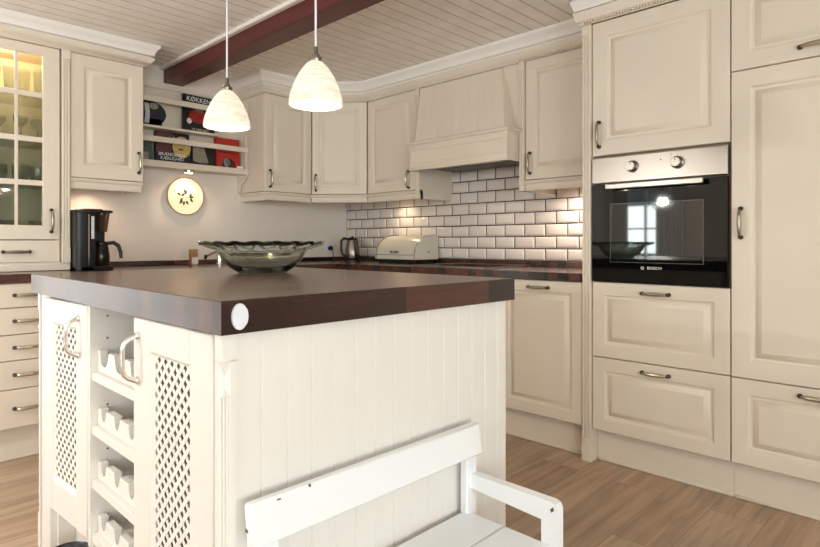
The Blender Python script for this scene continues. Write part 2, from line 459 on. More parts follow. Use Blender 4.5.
# cornices (white, against the ceiling) over the three cabinet groups
COR = [(0, 2.178), (.042, 2.178), (.046, 2.186), (.062, 2.192), (.066, 2.205), (.078, 2.225), (.095, 2.236), (.098, 2.243), (.098, ZCEIL+.002), (0, ZCEIL+.002)]
path_R = [(XF, 1.384), (XF, 3.266), (2.604, YF), (2.204, YF), (2.204, YW-.001)]
path_L = [(1.372, YW-.001), (1.372, YF), (.487, YF), (.487, YW-.001)]
path_T = [(XF-.052, 1.384), (XT, 1.384), (XT, .102), (XW-.001, .102)]
b = MB(); b.sweep(path_R, COR, 'white_trim', 1); struct(b.build('trim_3'))
b = MB(); b.sweep(path_L, [(o*.74, z) for o, z in COR], 'white_trim', 1) ; struct(b.build('trim_4'))
CORT = [(0, 2.198)] + [(o*.4+.004, z) for o, z in COR[1:-1] if z > 2.2] + [(0, ZCEIL+.002)]
b = MB(); b.sweep(path_T, CORT, 'white_trim', -1); struct(b.build('trim_5'))
CRN = [(0, 2.128), (.008, 2.128), (.012, 2.136), (.030, 2.144), (.034, 2.152), (.046, 2.165), (.048, 2.178), (0, 2.178)]
def crown(path, side, label, prof=CRN, dent=None):
    t = thing('crown_moulding', label, 'moulding', (path[1][0], path[1][1], 2.128))
    b = MB(); b.sweep(path, prof, 'cream', side); b.build('moulding_profile', t)
    if dent:
        d = MB().w()
        (x, ya, yb, z) = dent; y = ya
        while y < yb:
            d.box(x-.014, y, z, x, y+.007, z+.009, 'cream'); y += .0135
        d.build('dentil_strip', t)
    return t
crown(path_R, 1, 'cream crown moulding above the corner cabinets and cooker hood', dent=(XF-.010, 1.40, 1.90, 2.131))
crown(path_L, 1, 'cream crown moulding above the glass-fronted cabinet')
CRT = [(0, 2.136), (.010, 2.136), (.014, 2.148), (.024, 2.154), (.026, 2.166), (.031, 2.178), (.034, 2.198), (0, 2.198)]
crown(path_T, -1, 'cream crown moulding above the oven cabinet', CRT, dent=(XT-.012, .12, 1.37, 2.138))

# ------------------------------------------------------------------ tall units on the right wall
def rbox(parent, y0, y1, z0, z1, x0, x1=XW-.001, m='cream', name='carcass'):
    b = MB().w(); b.box(x0, y0, z0, x1, y1, z1, m); return b.build(name, parent)
TZ = .163
# oven housing
t = thing('oven_cabinet', 'tall cream cabinet that houses the built-in oven', 'cabinet', (2.93, 1.026, 0))
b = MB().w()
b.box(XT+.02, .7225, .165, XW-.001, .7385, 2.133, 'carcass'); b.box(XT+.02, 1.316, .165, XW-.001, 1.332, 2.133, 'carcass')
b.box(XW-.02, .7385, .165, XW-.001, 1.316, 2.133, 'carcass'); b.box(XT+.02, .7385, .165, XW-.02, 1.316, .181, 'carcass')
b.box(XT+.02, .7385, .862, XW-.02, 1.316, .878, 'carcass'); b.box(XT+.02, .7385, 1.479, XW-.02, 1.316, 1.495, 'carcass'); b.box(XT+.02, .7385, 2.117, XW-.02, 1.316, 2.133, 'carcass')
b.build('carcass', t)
W = 1.331-.7235
front(t, 'door', (XT, 1.331, 1.488), RU, RN, W, 2.133-1.488, (.036, .102), fr=.075)
front(t, 'drawer', (XT, 1.331, .519), RU, RN, W, .879-.519, (W/2, .318), False, fr=.063)
front(t, 'drawer', (XT, 1.331, TZ), RU, RN, W, .515-TZ, (W/2, .313), False, fr=.063)
rbox(t, .7235, 1.333, 0, .163, XT+.058, XT+.075, name='plinth'); plinth_bead(t, .7235, 1.333, XT+.058)
# fridge
t = thing('fridge_cabinet', 'tall cream cabinet at the right edge, taller door than the oven cabinet', 'cabinet', (2.93, .42, 0))
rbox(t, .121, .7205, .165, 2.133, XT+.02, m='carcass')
W = .7185-.121
front(t, 'door', (XT, .7185, 1.776), RU, RN, W, 2.133-1.776, (W/2+.0, .043), False, fr=.07)
d = front(t, 'door', (XT, .7185, .517), RU, RN, W, 1.772-.517, None, fr=.072)
handle(d, (XT, .682, 1.15), RU, RN, True)
front(t, 'drawer', (XT, .7185, TZ), RU, RN, W, .513-TZ, (W/2, .318), False, fr=.063)
rbox(t, .121, .7225, 0, .163, XT+.058, XT+.075, name='plinth'); plinth_bead(t, .121, .7225, XT+.058)
b = MB().w(); b.box(XT+.0, .103, 0, XW-.001, .120, 2.133, 'cream'); b.build('end_panel', t)
# tall side panel with fluted post
b = None
t = thing('tall_end_panel', 'narrow fluted cream post between oven cabinet and worktop', 'panel', (2.93, 1.36, 0))
rbox(t, 1.3345, 1.382, 0, 2.133, XT+.02, name='side_panel')
pilaster(t, (XT, 1.382, 0), RU, RN, .047, 2.133, proud=.01)

# oven
t = thing('oven', 'black glass built-in oven with steel control panel', 'oven', (2.9, 1.026, .88))
b = MB().w(); b.box(XT+.005, .741, .882, XW-.03, 1.312, 1.476, 'black_plastic'); b.build('oven_body', t)
b = MB().frame((XT-.012, 1.328, 1.353), RU, UP, RN); b.rings(.6, .122, [(0, -.017), (0, -.003), (.003, 0)], 'steel'); cp = b.build('control_panel', t)
for yk in (1.128, .928):
    k = MB().frame((XT-.012, yk, 1.421), RU, UP, RN)
    k.lathe((0, 0, 0), [(0, 0), (.027, 0), (.027, .003), (.023, .006), (.022, .026), (.0195, .030), (0, .030)], 'steel', 28, ax='n')
    k.lathe((0, 0, 0), [(.0275, .0005), (.0285, .0005), (.0285, .004), (.0275, .004)], 'black_plastic', 28, ax='n')
    k.box(-.0015, .006, .0298, .0015, .019, .0306, 'black_plastic')
    k.build('knob', cp)
b = MB().frame((XT-.012, 1.0, 1.44), RU, UP, RN)
b.lathe((0, .0, 0), [(0, .0), (.0035, 0), (.0035, .001), (0, .001)], 'black_plastic', 10, ax='n'); b.build('dial_mark', cp); b = MB().frame((XT-.012, 1.0, 1.44), RU, UP, RN); b.lathe((.045, .018, 0), [(0, .0), (.003, 0), (.003, .001), (0, .001)], 'board', 10, ax='n')
b.build('dial_mark', cp)
for i in range(5):
    b = MB().frame((XT-.012, 1.0, 1.44), RU, UP, RN)
    a = i*.45-.2; b.box(.072+.034*math.cos(a)-.0015, -.019+.034*math.sin(a)-.0015, 0, .072+.034*math.cos(a)+.0015, -.019+.034*math.sin(a)+.0015, .0006, 'black_plastic'); b.build('dial_mark', cp)
b = MB().frame((XT-.012, 1.328, .884), RU, UP, RN); b.rings(.6, .462, [(0, -.017), (0, -.0012), (.0012, 0)], 'black_glass'); dr = b.build('oven_door', t)
b = MB().frame((XT-.012, 1.328, .884), RU, UP, RN)
b.frame_ring(.6, .462, [(.092, .0002), (.092, .0008), (.095, .0008), (.095, .0002)], 'dark_steel'); b.build('window_outline', dr)
b = MB().frame((XT-.012, 1.328, .884), RU, UP, RN); b.box(.0955, .0955, -.001, .5045, .3665, .0005, 'inner_glass'); b.build('window_pane', dr)
b = MB().frame((XT-.012, 1.025, 1.331), RU, UP, RN)
b.box(-.215, -.012, .032, .215, .012, .046, 'steel', .003)
for s_ in (-1, 1): b.box(s_*.19-.008, -.007, 0, s_*.19+.008, .007, .034, 'steel')
b.build('door_handle', dr)
text('BOSCH', 'lettering', dr, (XT-.0125, 1.028, .9535), RU, UP, .0175, 'white', sx=1.15)
b = MB().frame((XT-.012, 1.082, .9535), RU, UP, RN)
b.lathe((0, 0, 0), [(.0062, 0), (.0075, 0), (.0075, .0008), (.0062, .0008), (.0062, 0)], 'white', 24, ax='n')
for s_ in (-1, 1): b.box(s_*.0028-.0007, -.0045, 0, s_*.0028+.0007, .0045, .0008, 'white')
b.box(-.0028, -.0007, 0, .0028, .0007, .0008, 'white'); b.build('emblem', dr)

# ------------------------------------------------------------------ base run along the right wall
ZB = .876
def base_right(label, y0, y1, fronts, name='base_cabinet'):
    t = thing(name, label, 'cabinet', (2.93, (y0+y1)/2, 0))
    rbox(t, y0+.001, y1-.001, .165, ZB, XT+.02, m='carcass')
    rbox(t, y0+.001, y1-.001, 0, .163, XT+.058, XT+.075, name='plinth')
    plinth_bead(t, y0+.001, y1-.001, XT+.058)
    W = y1-y0-.004
    for kind, z0, z1, hp in fronts:
        front(t, kind, (XT, y1-.002, z0), RU, RN, W, z1-z0, hp, False, fr=.06)
    return t
base_right('cream base cabinet with one door beside the fluted post', 1.384, 1.884, [('door', .165, .872, (.248, .671))])
base_right('cream base drawer cabinet beneath the black glass hob', 1.886, 2.73, [('drawer', .165, .515, (.42, .31)), ('drawer', .519, .872, (.42, .31))])
t = base_right('cream corner base cabinet behind the island', 2.732, 3.325, [('door', .165, .872, (.29, .671))])
rbox(t, 3.326, YW-.002, .165, ZB, 2.66, name='corner_carcass')

# base run along the back wall
def bbox(parent, x0, x1, z0, z1, y0, y1=YW-.001, m='cream', name='carcass'):
    b = MB().w(); b.box(x0, y0, z0, x1, y1, z1, m); return b.build(name, parent)
YB = 3.33
def base_back(label, x0, x1, fronts, plain=True):
    t = thing('base_cabinet', label, 'cabinet', ((x0+x1)/2, 3.65, 0))
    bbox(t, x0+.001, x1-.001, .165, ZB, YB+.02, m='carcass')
    bbox(t, x0+.001, x1-.001, 0, .163, YB+.068, YB+.085, name='plinth')
    W = x1-x0-.004
    for kind, z0, z1, hp in fronts:
        front(t, kind, (x0+.002, YB, z0), BU, BN, W, z1-z0, hp, False, fr=.055, plain=(kind == 'drawer' and plain))
    return t
Zs = [.167, .357, .495, .6215, .752, .872]
base_back('cream base cabinet with five drawers at the left edge', .525, .925, [('drawer', a+.002, c-.002, (.198, (c-a)/2)) for a, c in zip(Zs, Zs[1:])])
base_back('cream base cabinet beneath the coffee maker, behind the island', .927, 1.527, [('door', .165, .872, (.3, .67))])
base_back('cream sink base cabinet behind the island', 1.529, 2.129, [('door', .165, .872, (.3, .67))])
base_back('cream base cabinet left of the corner, behind the island', 2.131, 2.61, [('door', .165, .872, (.24, .67))])

# L-shaped worktop with upstand
t = thing('worktop', 'dark wooden L-shaped worktop along both walls', 'worktop', (2.9, 3.6, ZB))
b = MB().w()
b.prism([(.49, YB-.02), (XT-.018, YB-.02), (XT-.018, 1.386), (XW-.002, 1.386), (XW-.002, YW-.002), (.49, YW-.002)], ZB+.001, ZC, 'counter', .003)
b.build('slab', t)
b = MB().w()
b.box(XW-.02, 1.386, ZC, XW-.002, YW-.002, .949, 'counter', .002); b.box(.94, YW-.02, ZC, XW-.02, YW-.002, .949, 'counter', .002)
b.build('upstand', t)

# tile backsplash on right wall: bevelled metro tiles in one mesh
t = thing('tile_backsplash', 'white glazed brick-pattern wall tiles with dark grout behind the hob', 'backsplash', (XW, 2.6, .95))
b = MB().w(); b.box(XW-.004, 1.384, .9495, XW-.001, YW-.001, 1.60, 'grout'); b.build('grout', t)
b = MB(); tw, th, gap = .155, .079, .0065
r = 0; z = .953
while z < 1.60:
    off = 0 if r % 2 == 0 else tw/2
    y = 1.795-tw*10-off
    while y < YW:
        ya, yb = max(y+gap/2, 1.386), min(y+tw-gap/2, YW-.004); za, zb = z+gap/2-.002, min(z+th-gap/2-.002, 1.6)
        if yb-ya > .012 and zb-za > .02:
            b.frame((XW-.003, yb, za), RU, UP, RN)
            e = random.uniform(-.0006, .0006)
            w_, h_ = yb-ya, zb-za
            bv = min(.012, w_*.3, h_*.3)
            b.rings(w_, h_, [(0, 0), (0, .0025), (.0008, .0033), (bv, .0098), (bv+.0012, .0102)], 'tile', back=False)
        y += tw
    z += th; r += 1
b.build('tiles', t)

# ------------------------------------------------------------------ wall cabinets, right wall
def wallcab_right(label, y0, y1, hy, hz, hl=.126):
    t = thing('wall_cabinet', label, 'cabinet', (3.06, (y0+y1)/2, 1.372))
    b = MB().w(); b.box(XF+.02, y0, ZD0, XW-.001, y1, ZD1-.018, 'cream'); b.build('carcass', t)
    d = front(t, 'door', (XF, y1-.002, ZD0), RU, RN, y1-y0-.004, ZD1-ZD0-.018, None, fr=.058)
    handle(d, (XF, hy, hz), RU, RN, True)
    return t
t = wallcab_right('cream single-door wall cabinet between cooker hood and oven', 1.384, 1.876, 1.842, 1.53)
pelmet(t, [(XF, 1.384), (XF, 1.914)])
pilaster(t, (XF, 1.914, 1.372), RU, RN, .036, 2.128-1.372, foot=False, flutes=2, proud=.012)
rbox(t, 1.879, 1.912, 1.372, 2.128, XF+.012, name='side_panel')
t = wallcab_right('cream single-door wall cabinet left of the cooker hood', 2.76, 3.264, 2.827, 1.512)
pelmet(t, [(XF, 2.722), (XF, 3.266)])
pilaster(t, (XF, 2.758, 1.372), RU, RN, .036, 2.128-1.372, foot=False, flutes=2, proud=.012)
rbox(t, 2.724, 2.757, 1.372, 2.128, XF+.012, name='side_panel')

# diagonal corner cabinet
t = thing('corner_wall_cabinet', 'cream wall cabinet set diagonally across the corner', 'cabinet', (3.0, 3.7, 1.372))
A = Vector((2.604, YF, 0)); B_ = Vector((XF, 3.266, 0)); du = (B_-A); Wd = du.length; du.normalize(); dn = Vector((du.y, -du.x, 0))
b = MB().w(); q = .02
b.prism([(A.x+.004-dn.x*q, A.y-dn.y*q), (B_.x-dn.x*q, B_.y+.004-dn.y*q), (XW-.001, 3.27), (XW-.001, YW-.001), (2.606, YW-.001)], ZD0, ZD1-.018, 'cream'); b.build('carcass', t)
o = A+du*.004; o.z = ZD0
d = front(t, 'door', o, du, dn, Wd-.008, ZD1-ZD0-.018, None, fr=.058)
p = A+du*.034; p.z = 1.52
handle(d, p, du, dn, True)
pelmet(t, [(B_.x, B_.y), (A.x, A.y)])
# wall cabinet left of corner
t = thing('wall_cabinet', 'cream single-door wall cabinet beside the cookbook rack, right of it', 'cabinet', (2.4, 3.75, 1.372))
b = MB().w(); b.box(2.205, YF+.02, ZD0, 2.603, YW-.001, ZD1-.018, 'cream'); b.build('carcass', t)
d = front(t, 'door', (2.207, YF, ZD0), BU, BN, .395, ZD1-ZD0-.018, None, fr=.058)
handle(d, (2.243, YF, 1.525), BU, BN, True)
pelmet(t, [(2.604, YF), (2.204, YF), (2.204, YW-.002)])

# ------------------------------------------------------------------ cooker hood
t = thing('cooker_hood', 'cream cooker hood with grooved sloping canopy over the hob', 'cooker hood', (3.0, 2.315, 1.535))
b = MB().w(); b.box(XF+.004, 1.916, 1.60, XF+.05, 2.72, 2.128, 'cream'); b.build('back_panel', t)
# sloped boarded canopy
b = MB()
TY0, TY1, TX, TZ_ = 2.035, 2.712, 2.880, 2.122
BY0, BY1, BX, BZ = 1.936, 2.66, 2.768, 1.733
def cp_(s_, h_, d_=0.):
    y = (BY1+(BY0-BY1)*s_)*(1-h_)+(TY1+(TY0-TY1)*s_)*h_
    x = BX+(TX-BX)*h_+d_; zz = BZ+(TZ_-BZ)*h_
    return (x, y, zz)
nb = 11
for i in range(nb):
    s0, s1 = i/nb, (i+1)/nb; e = .045/nb
    seq = [(s0, .0032), (s0+e, 0), (s1-e, 0), (s1, .0032)]
    rowL = [b.bm.verts.new(cp_(s_, 0, d_)) for s_, d_ in seq]; rowH = [b.bm.verts.new(cp_(s_, 1, d_)) for s_, d_ in seq]
    for j in range(3): b.face([rowL[j], rowL[j+1], rowH[j+1], rowH[j]], 'cream')
for s_ in (0, 1):
    v = [b.bm.verts.new(q) for q in (cp_(s_, 0), cp_(s_, 1), (XF+.03, cp_(s_, 1)[1], TZ_), (XF+.03, cp_(s_, 0)[1], BZ))]; b.face(v, 'cream')
b.build('canopy', t)
b = MB().w()
b.box(2.765, 1.917, 1.548, 2.785, 2.70, 1.705, 'cream'); b.box(2.785, 1.917, 1.548, XF+.03, 1.929, 1.705, 'cream'); b.box(2.785, 2.692, 1.548, XF+.03, 2.70, 1.705, 'cream'); b.box(2.785, 1.929, 1.69, XF+.03, 2.692, 1.705, 'cream')
b.box(2.757, 1.916, 1.545, 2.785, 2.704, 1.562, 'cream', .003)
b.frame((2.765, 2.70, 1.562), RU, UP, RN); b.frame_ring(.783, .143, [(0, -.002), (0, .003), (.002, .004), (.030, .004), (.034, 0), (.034, -.002)], 'cream')
b.build('apron', t)
b = MB(); b.sweep([(XF+.03, 1.917), (2.765, 1.917), (2.765, 2.70), (XF+.03, 2.70)], [(-.01, 1.703), (.004, 1.703), (.006, 1.712), (.016, 1.718), (.018, 1.730), (.008, 1.737), (-.01, 1.737)], 'cream', 1); b.build('apron_moulding', t)
b = MB().w(); b.box(2.80, 1.93, 1.577, XW-.03, 2.69, 1.598, 'steel', .004)
b.box(2.815, 1.945, 1.574, 3.0, 2.10, 1.5775, 'dark_steel'); b.box(2.815, 2.38, 1.574, 3.0, 2.67, 1.5775, 'dark_steel'); b.box(3.01, 1.945, 1.574, 3.19, 2.67, 1.5775, 'dark_steel'); b.build('steel_insert', t)
for yl in (2.17, 2.30):
    b = MB().w(); b.lathe((2.90, yl, 1.578), [(0, -.005), (.024, -.005), (.030, -.002), (.030, 0), (0, 0)], 'led', 20, ax='n'); b.build('hood_lamp', t)

# ------------------------------------------------------------------ glass-fronted dresser and left wall cabinet
t = thing('display_cabinet', 'cream glass-fronted cabinet standing on the worktop at left edge', 'cabinet', (.71, 3.75, ZC))
X0, X1 = .489, .932
b = MB().w()
b.box(X0, YF+.021, 1.083, X0+.018, YW-.002, 2.128, 'cream'); b.box(X1-.018+.001, YF+.021, 1.083, X1, YW-.002, 2.128, 'cream')
b.box(X0+.018, YW-.012, 1.083, X1-.018, YW-.002, 2.128, 'inside'); b.box(X0+.018, YF+.021, 2.11, X1-.018, YW-.012, 2.128, 'inside')
b.box(X0, YF+.021, ZC+.001, X1, YW-.002, 1.083, 'cream'); b.build('carcass', t)
b = MB().w(); b.box(X0, YF-.012, ZC+.001, .974, YF+.02, .955, 'cream', .003); b.box(X0, YF-.006, .955, .974, YF+.02, .962, 'cream'); b.build('base_moulding', t)
shelf_z = [1.381, 1.612, 1.853]
for zz in [1.10]+shelf_z:
    b = MB().w(); b.box(X0+.02, YF+.03, zz, X1-.02, YW-.014, zz+.016, 'inside' if zz < 1.2 else 'glass'); b.build('shelf', t)
# door frame with muntins: 2 x 4 panes
b = MB().frame((.527, YF, 1.086), BU, UP, BN); w, h = .397, 2.126-1.086
fl, ft, fb = .080, .055, .076
b.box(0, 0, -.02, fl, h, 0, 'cream', .002); b.box(w-fl, 0, -.02, w, h, 0, 'cream', .002)
b.box(fl-.003, h-ft, -.02, w-fl+.003, h, -.0005, 'cream', .002); b.box(fl-.003, 0, -.02, w-fl+.003, fb, -.0005, 'cream', .002)
b.box(w/2-.008, fb, -.016, w/2+.008, h-ft, -.003, 'cream', .002)
for zz in (1.388, 1.6205, 1.8595): b.box(fl-.002, zz-1.086-.0145, -.0155, w-fl+.002, zz-1.086+.0145, -.0036, 'cream', .002)
d = b.build('door', t)
g = MB().frame((.527, YF, 1.086), BU, UP, BN); g.box(fl-.005, fb-.005, -.012, w-fl+.005, h-ft+.005, -.010, 'glass'); g.build('door_glass', d)
handle(d, (.884, YF, 1.187), BU, BN, True)
front(t, 'drawer', (.527, YF, .964), BU, BN, .397, .116, (.198, .057), False, plain=True)
b = MB().w(); b.box(X0, YF, .962, .525, YF+.02, 2.128, 'cream'); b.build('filler', t)
pilaster(t, (.934, YF, .962), BU, BN, .04, 2.128-.962, foot=True, flutes=3, proud=.012)
t = thing('wall_cabinet', 'cream single-door wall cabinet above the coffee maker', 'cabinet', (1.17, 3.75, 1.372))
b = MB().w(); b.box(.976, YF+.02, ZD0, 1.371, YW-.001, 2.128, 'cream'); b.build('carcass', t)
d = front(t, 'door', (.978, YF, ZD0), BU, BN, .392, 2.127-ZD0, None, fr=.072)
handle(d, (1.342, YF, 1.545), BU, BN, True)
pelmet(t, [(1.368, YW-.08), (1.368, YF), (.976, YF)])

# glasses in the display cabinet
ords = ['first', 'second', 'third', 'fourth', 'fifth', 'sixth']
def glassware(kind, x, y, z, label, group):
    b = MB().w()
    P_ = {'tall': [(0, 0), (.026, 0), (.027, .004), (.036, .15), (.0345, .15), (.026, .012), (0, .010)],
          'stem': [(0, 0), (.032, 0), (.031, .003), (.006, .008), (.0045, .06), (.012, .07), (.034, .095), (.037, .125), (.0355, .125), (.032, .096), (.01, .074), (0, .072)],
          'tumbler': [(0, 0), (.030, 0), (.033, .004), (.041, .05), (.040, .095), (.0385, .095), (.039, .05), (.028, .014), (0, .012)],
          'cup': [(0, 0), (.024, 0), (.026, .004), (.044, .045), (.046, .075), (.0445, .075), (.042, .045), (.022, .008), (0, .007)]}[kind]
    mod = (lambda j, tt, r, h: (r*(1+.035*math.cos(12*tt)) if r > .02 else r, h)) if kind in ('tall', 'tumbler') else None
    b.lathe((0, 0, 0), P_, 'crystal', 36 if mod else 20, mod=mod, ax='n')
    o = b.build({'tall': 'tall_glass', 'stem': 'stem_glass', 'tumbler': 'tumbler', 'cup': 'glass_cup'}[kind]); o.location = (x, y, z)
    return tag(o, label, 'glass', group)
rows = [('tall', shelf_z[2]+.0165, 'tall rippled glass', 'top shelf', 5, 'tall glasses on the top shelf'),
        ('stem', shelf_z[1]+.0165, 'stemmed glass', 'second shelf down', 4, 'stemmed glasses on the second shelf'),
        ('tumbler', shelf_z[0]+.0165, 'cut crystal tumbler', 'third shelf down', 4, 'tumblers on the third shelf'),
        ('cup', 1.1165, 'low glass cup', 'bottom shelf', 3, 'glass cups on the bottom shelf')]
for kind, zz, lab, sh, k, grp in rows:
    for i in range(k):
        x = .585+(.860-.585)*i/(k-1) if k > 1 else .7
        y = 3.70+(.05 if i % 2 else 0)
        if kind == 'cup': y = 3.74
        glassware(kind, x, y, zz, '%s on the %s of the display cabinet, %s from the left' % (lab, sh, ords[i]), grp)

# ------------------------------------------------------------------ cookbook rack
t = thing('cookbook_rack', 'cream wall rack with two front rails holding cookbooks', 'rack', (1.79, 3.86, 1.56))
RX, RXE, RYF = 1.374, 2.201, 3.80
b = MB().w(); b.box(RX, YW-.012, 1.562, RXE, YW-.001, 2.10, 'cream'); b.build('back_panel', t)
b = MB().w(); b.box(RX, RYF, 1.562, RXE, YW-.012, 1.582, 'cream', .002); b.box(RX, RYF-.008, 1.562, RXE, RYF+.012, 1.605, 'cream', .003); b.build('bottom_shelf', t)
b = MB().w(); b.box(RX, RYF+.012, 1.818, 1.978, YW-.012, 1.834, 'cream', .002); b.build('middle_shelf', t)
b = MB().w(); b.box(RX, YW-.024, 2.10, RXE, YW-.001, 2.112, 'cream', .002); b.build('top_board', t)
for zz in (1.985, 1.726):
    b = MB().w(); b.box(RX, RYF, zz, RXE, RYF+.012, zz+.036, 'cream', .002); b.build('rail', t)
b = MB().w(); b.box(RXE-.016, RYF+.012, 1.582, RXE, YW-.012, 2.084, 'cream'); b.build('end_panel', t); b = MB().w(); b.box(RX, RYF+.012, 1.582, RX+.016, YW-.012, 2.084, 'cream'); b.build('end_panel', t)
b = MB().frame((RXE-.016, YW-.001, 1.562), (0, -1, 0), UP, (1, 0, 0))
b.prism([(0, 0), (.128, 0), (.126, -.012), (.104, -.02), (.10, -.035), (.085, -.05), (.05, -.062), (.034, -.08), (.03, -.112), (0, -.125)], 0, .014, 'cream'); b.build('scroll_bracket', t)

def book(name, label, x0, x1, z0, z1, th, cover, y=3.87, lean=.05, pics=(), roll=0., texts=(), group=None):
    """front-facing book leaning against the rack's back panel"""
    t = thing(name, label, 'book', ((x0+x1)/2, y, z0), group)
    w, h = x1-x0, z1-z0
    cr, sr = math.cos(roll), math.sin(roll); cl, sl = math.cos(lean), math.sin(lean)
    u = Vector((cr, 0, sr)); v0 = Vector((-sr, 0, cr)); v = Vector((v0.x*cl, sl, v0.z*cl)); n = u.cross(v)
    o = Vector((x0, y, z0))
    b = MB().frame(o, u, v, n)
    b.box(0, 0, -th, w, h, -th+.003, cover); b.box(0, 0, -.003, w, h, 0, cover); b.box(0, 0, -th, .004, h, 0, cover); b.build('cover', t)
    b = MB().frame(o, u, v, n); b.box(.003, .003, -th+.003, w-.004, h-.003, -.003, 'paper'); b.build('pages', t)
    for pm, pts in pics:
        b = MB().frame(o, u, v, n); b.prism(pts, .0002, .0009, pm); b.build('cover_picture', t)
    for body, a, c, size, tm, sx in texts:
        text(body, 'title_lettering', t, o+u*a+v*c+n*.0006, u, v, size, tm, sx=sx)
    return t
def ell(cx, cy, rx, ry, k=20, a0=0): return [(cx+rx*math.cos(a0+2*PI*i/k), cy+ry*math.sin(a0+2*PI*i/k)) for i in range(k)]
# upper tier
book('cookbook', 'black cookbook titled KØKKEN with a red pot on its cover', 1.742, 1.975, 1.836, 2.095, .022, 'blackbook', y=3.868, roll=-.03, lean=.05,
     pics=[('redpic', ell(.105, .115, .062, .05)), ('greypic', ell(.115, .155, .034, .012)), ('paper', ell(.045, .075, .018, .02)), ('berry', ell(.17, .07, .03, .025))],
     texts=[('KØKKEN', .112, .230, .046, 'white', .95), ('LE CREUSET', .125, .022, .021, 'paper', 1.1)])
t = thing('picture_book', 'navy oval book with a white stripe, left end of upper rail', 'book', (1.52, 3.87, 1.836))
b = MB().frame((1.405, 3.878, 1.836), BU, UP, BN); b.prism(ell(.115, .085, .112, .084, 28), -.02, 0, 'navy'); b.box(.03, 0, -.02, .2, .05, 0, 'navy'); b.build('cover', t)
b = MB().frame((1.405, 3.878, 1.836), BU, UP, BN); b.prism([(.085, .02), (.115, .018), (.120, .09), (.112, .15), (.085, .15), (.092, .08)], .0002, .001, 'bluewhite'); b.prism(ell(.145, .135, .03, .022), .0002, .001, 'greypic'); b.prism(ell(.05, .12, .022, .03), .0002, .001, 'teal'); b.build('cover_picture', t)
# lower tier
book('cookbook', 'dark cookbook with yellow pie and white title, lower rail', 1.558, 1.79, 1.584, 1.812, .024, 'navy', y=3.866,
     pics=[('berry', [(.005, .085), (.10, .08), (.11, .16), (.13, .222), (.005, .222)]), ('piepic', ell(.178, .135, .064, .074)), ('berry', ell(.20, .165, .012, .01)), ('berry', ell(.17, .12, .02, .006)), ('paper', ell(.11, .185, .022, .03))],
     texts=[('BRÆNDENDE', .112, .077, .030, 'white', 1.0), ('KÆRLIGHED', .112, .050, .030, 'white', .95)])
book('cookbook', 'small teal book at the left end of the lower rail', 1.405, 1.545, 1.584, 1.76, .018, 'teal', y=3.872, pics=[('greypic', [(.02, .03), (.11, .03), (.11, .08), (.02, .08)])])
book('cookbook', 'black-bordered book with plain grey cover picture, lower rail', 1.806, 1.985, 1.584, 1.775, .02, 'blackbook', y=3.872, roll=0,
     pics=[('greypic', [(.012, .05), (.06, .042), (.125, .045), (.105, .11), (.085, .175), (.012, .175)])])
book('cookbook', 'red cookbook with a small black and white picture', 1.984, 2.17, 1.584, 1.826, .026, 'red', y=3.858, roll=.0, lean=.1,
     pics=[('blackbook', ell(.095, .05, .05, .045)), ('bluewhite', ell(.082, .062, .026, .032)), ('red', ell(.12, .05, .014, .016)), ('blackbook', [(.02, .135), (.15, .132), (.15, .138), (.02, .141)])])
b = MB().w(); b.box(2.115, 3.806, 1.606, 2.165, 3.812, 1.622, 'white', .001); o = rehome(b.build('place_card')); tag(o, 'small white card on the rack edge below the red book', 'card')

# puck lamp below rack + wire
t = thing('puck_lamp', 'small lit chrome spotlight beneath the cookbook rack', 'lamp', (1.775, 3.85, 1.545))
b = MB().w(); b.lathe((1.775, 3.85, 1.545), [(.026, 0), (.034, 0), (.036, .004), (.036, .0165), (0, .0165)], 'chrome', 24, ax='n'); b.build('housing', t)
b = MB().w(); b.lathe((1.775, 3.85, 1.545), [(0, -.001), (.026, -.001), (.026, .002), (0, .002)], 'lamp', 20, ax='n'); b.build('lens', t)
b = MB().w(); b.tube([(1.74, 3.86, 1.556), (1.66, 3.86, 1.55), (1.55, 3.88, 1.556), (1.47, 3.9, 1.552), (1.39, 3.92, 1.557)], .0022, 'white_plastic', 6); b.build('wire', t)

# wall plate
t = thing('wall_plate', 'round cream plate with olive sprigs hanging under the rack', 'plate', (1.783, YW, 1.262))
b = MB().frame((1.783, YW-.001, 1.391), BU, UP, BN)
b.lathe((0, 0, 0), [(0, 0), (.075, 0), (.124, .012), (.129, .014), (.130, .017), (.126, .019), (.09, .010), (.08, .008), (0, .008)], 'plate', 48, ax='n'); b.build('dish', t)
b = MB().frame((1.783, YW-.001, 1.391), BU, UP, BN); b.lathe((0, 0, 0), [(.126, .0125), (.1315, .0145), (.1315, .0178), (.127, .0195)], 'plate_rim', 48, ax='n'); b.build('rim', t)
b = MB().frame((1.783, YW-.001, 1.391), BU, UP, BN)
def leaf(x, y, a, L=.034, wd=.009):
    c, s_ = math.cos(a), math.sin(a)
    pts = [(0, 0), (L*.3, wd*.9), (L*.65, wd*.8), (L, 0), (L*.65, -wd*.8), (L*.3, -wd*.9)]
    b.prism([(x+px*c-py*s_, y+px*s_+py*c) for px, py in pts], .0078, .0092, 'olive')
for x, y, a in [(-.03, .005, 2.6), (-.018, -.03, 3.9), (-.008, -.032, 4.6), (.004, -.03, 5.3), (.03, -.01, .3), (.032, -.008, 1.2), (.034, -.014, 5.4), (-.028, .0, .7), (.0, .012, 1.3), (.004, .02, 2.0), (-.02, -.012, 4.2)]: leaf(x, y, a)
b.tube([(-.04, -.03, .0085), (0, -.01, .0085), (.045, -.005, .0085)], .0012, 'olive', 5); b.build('painted_sprig', t)

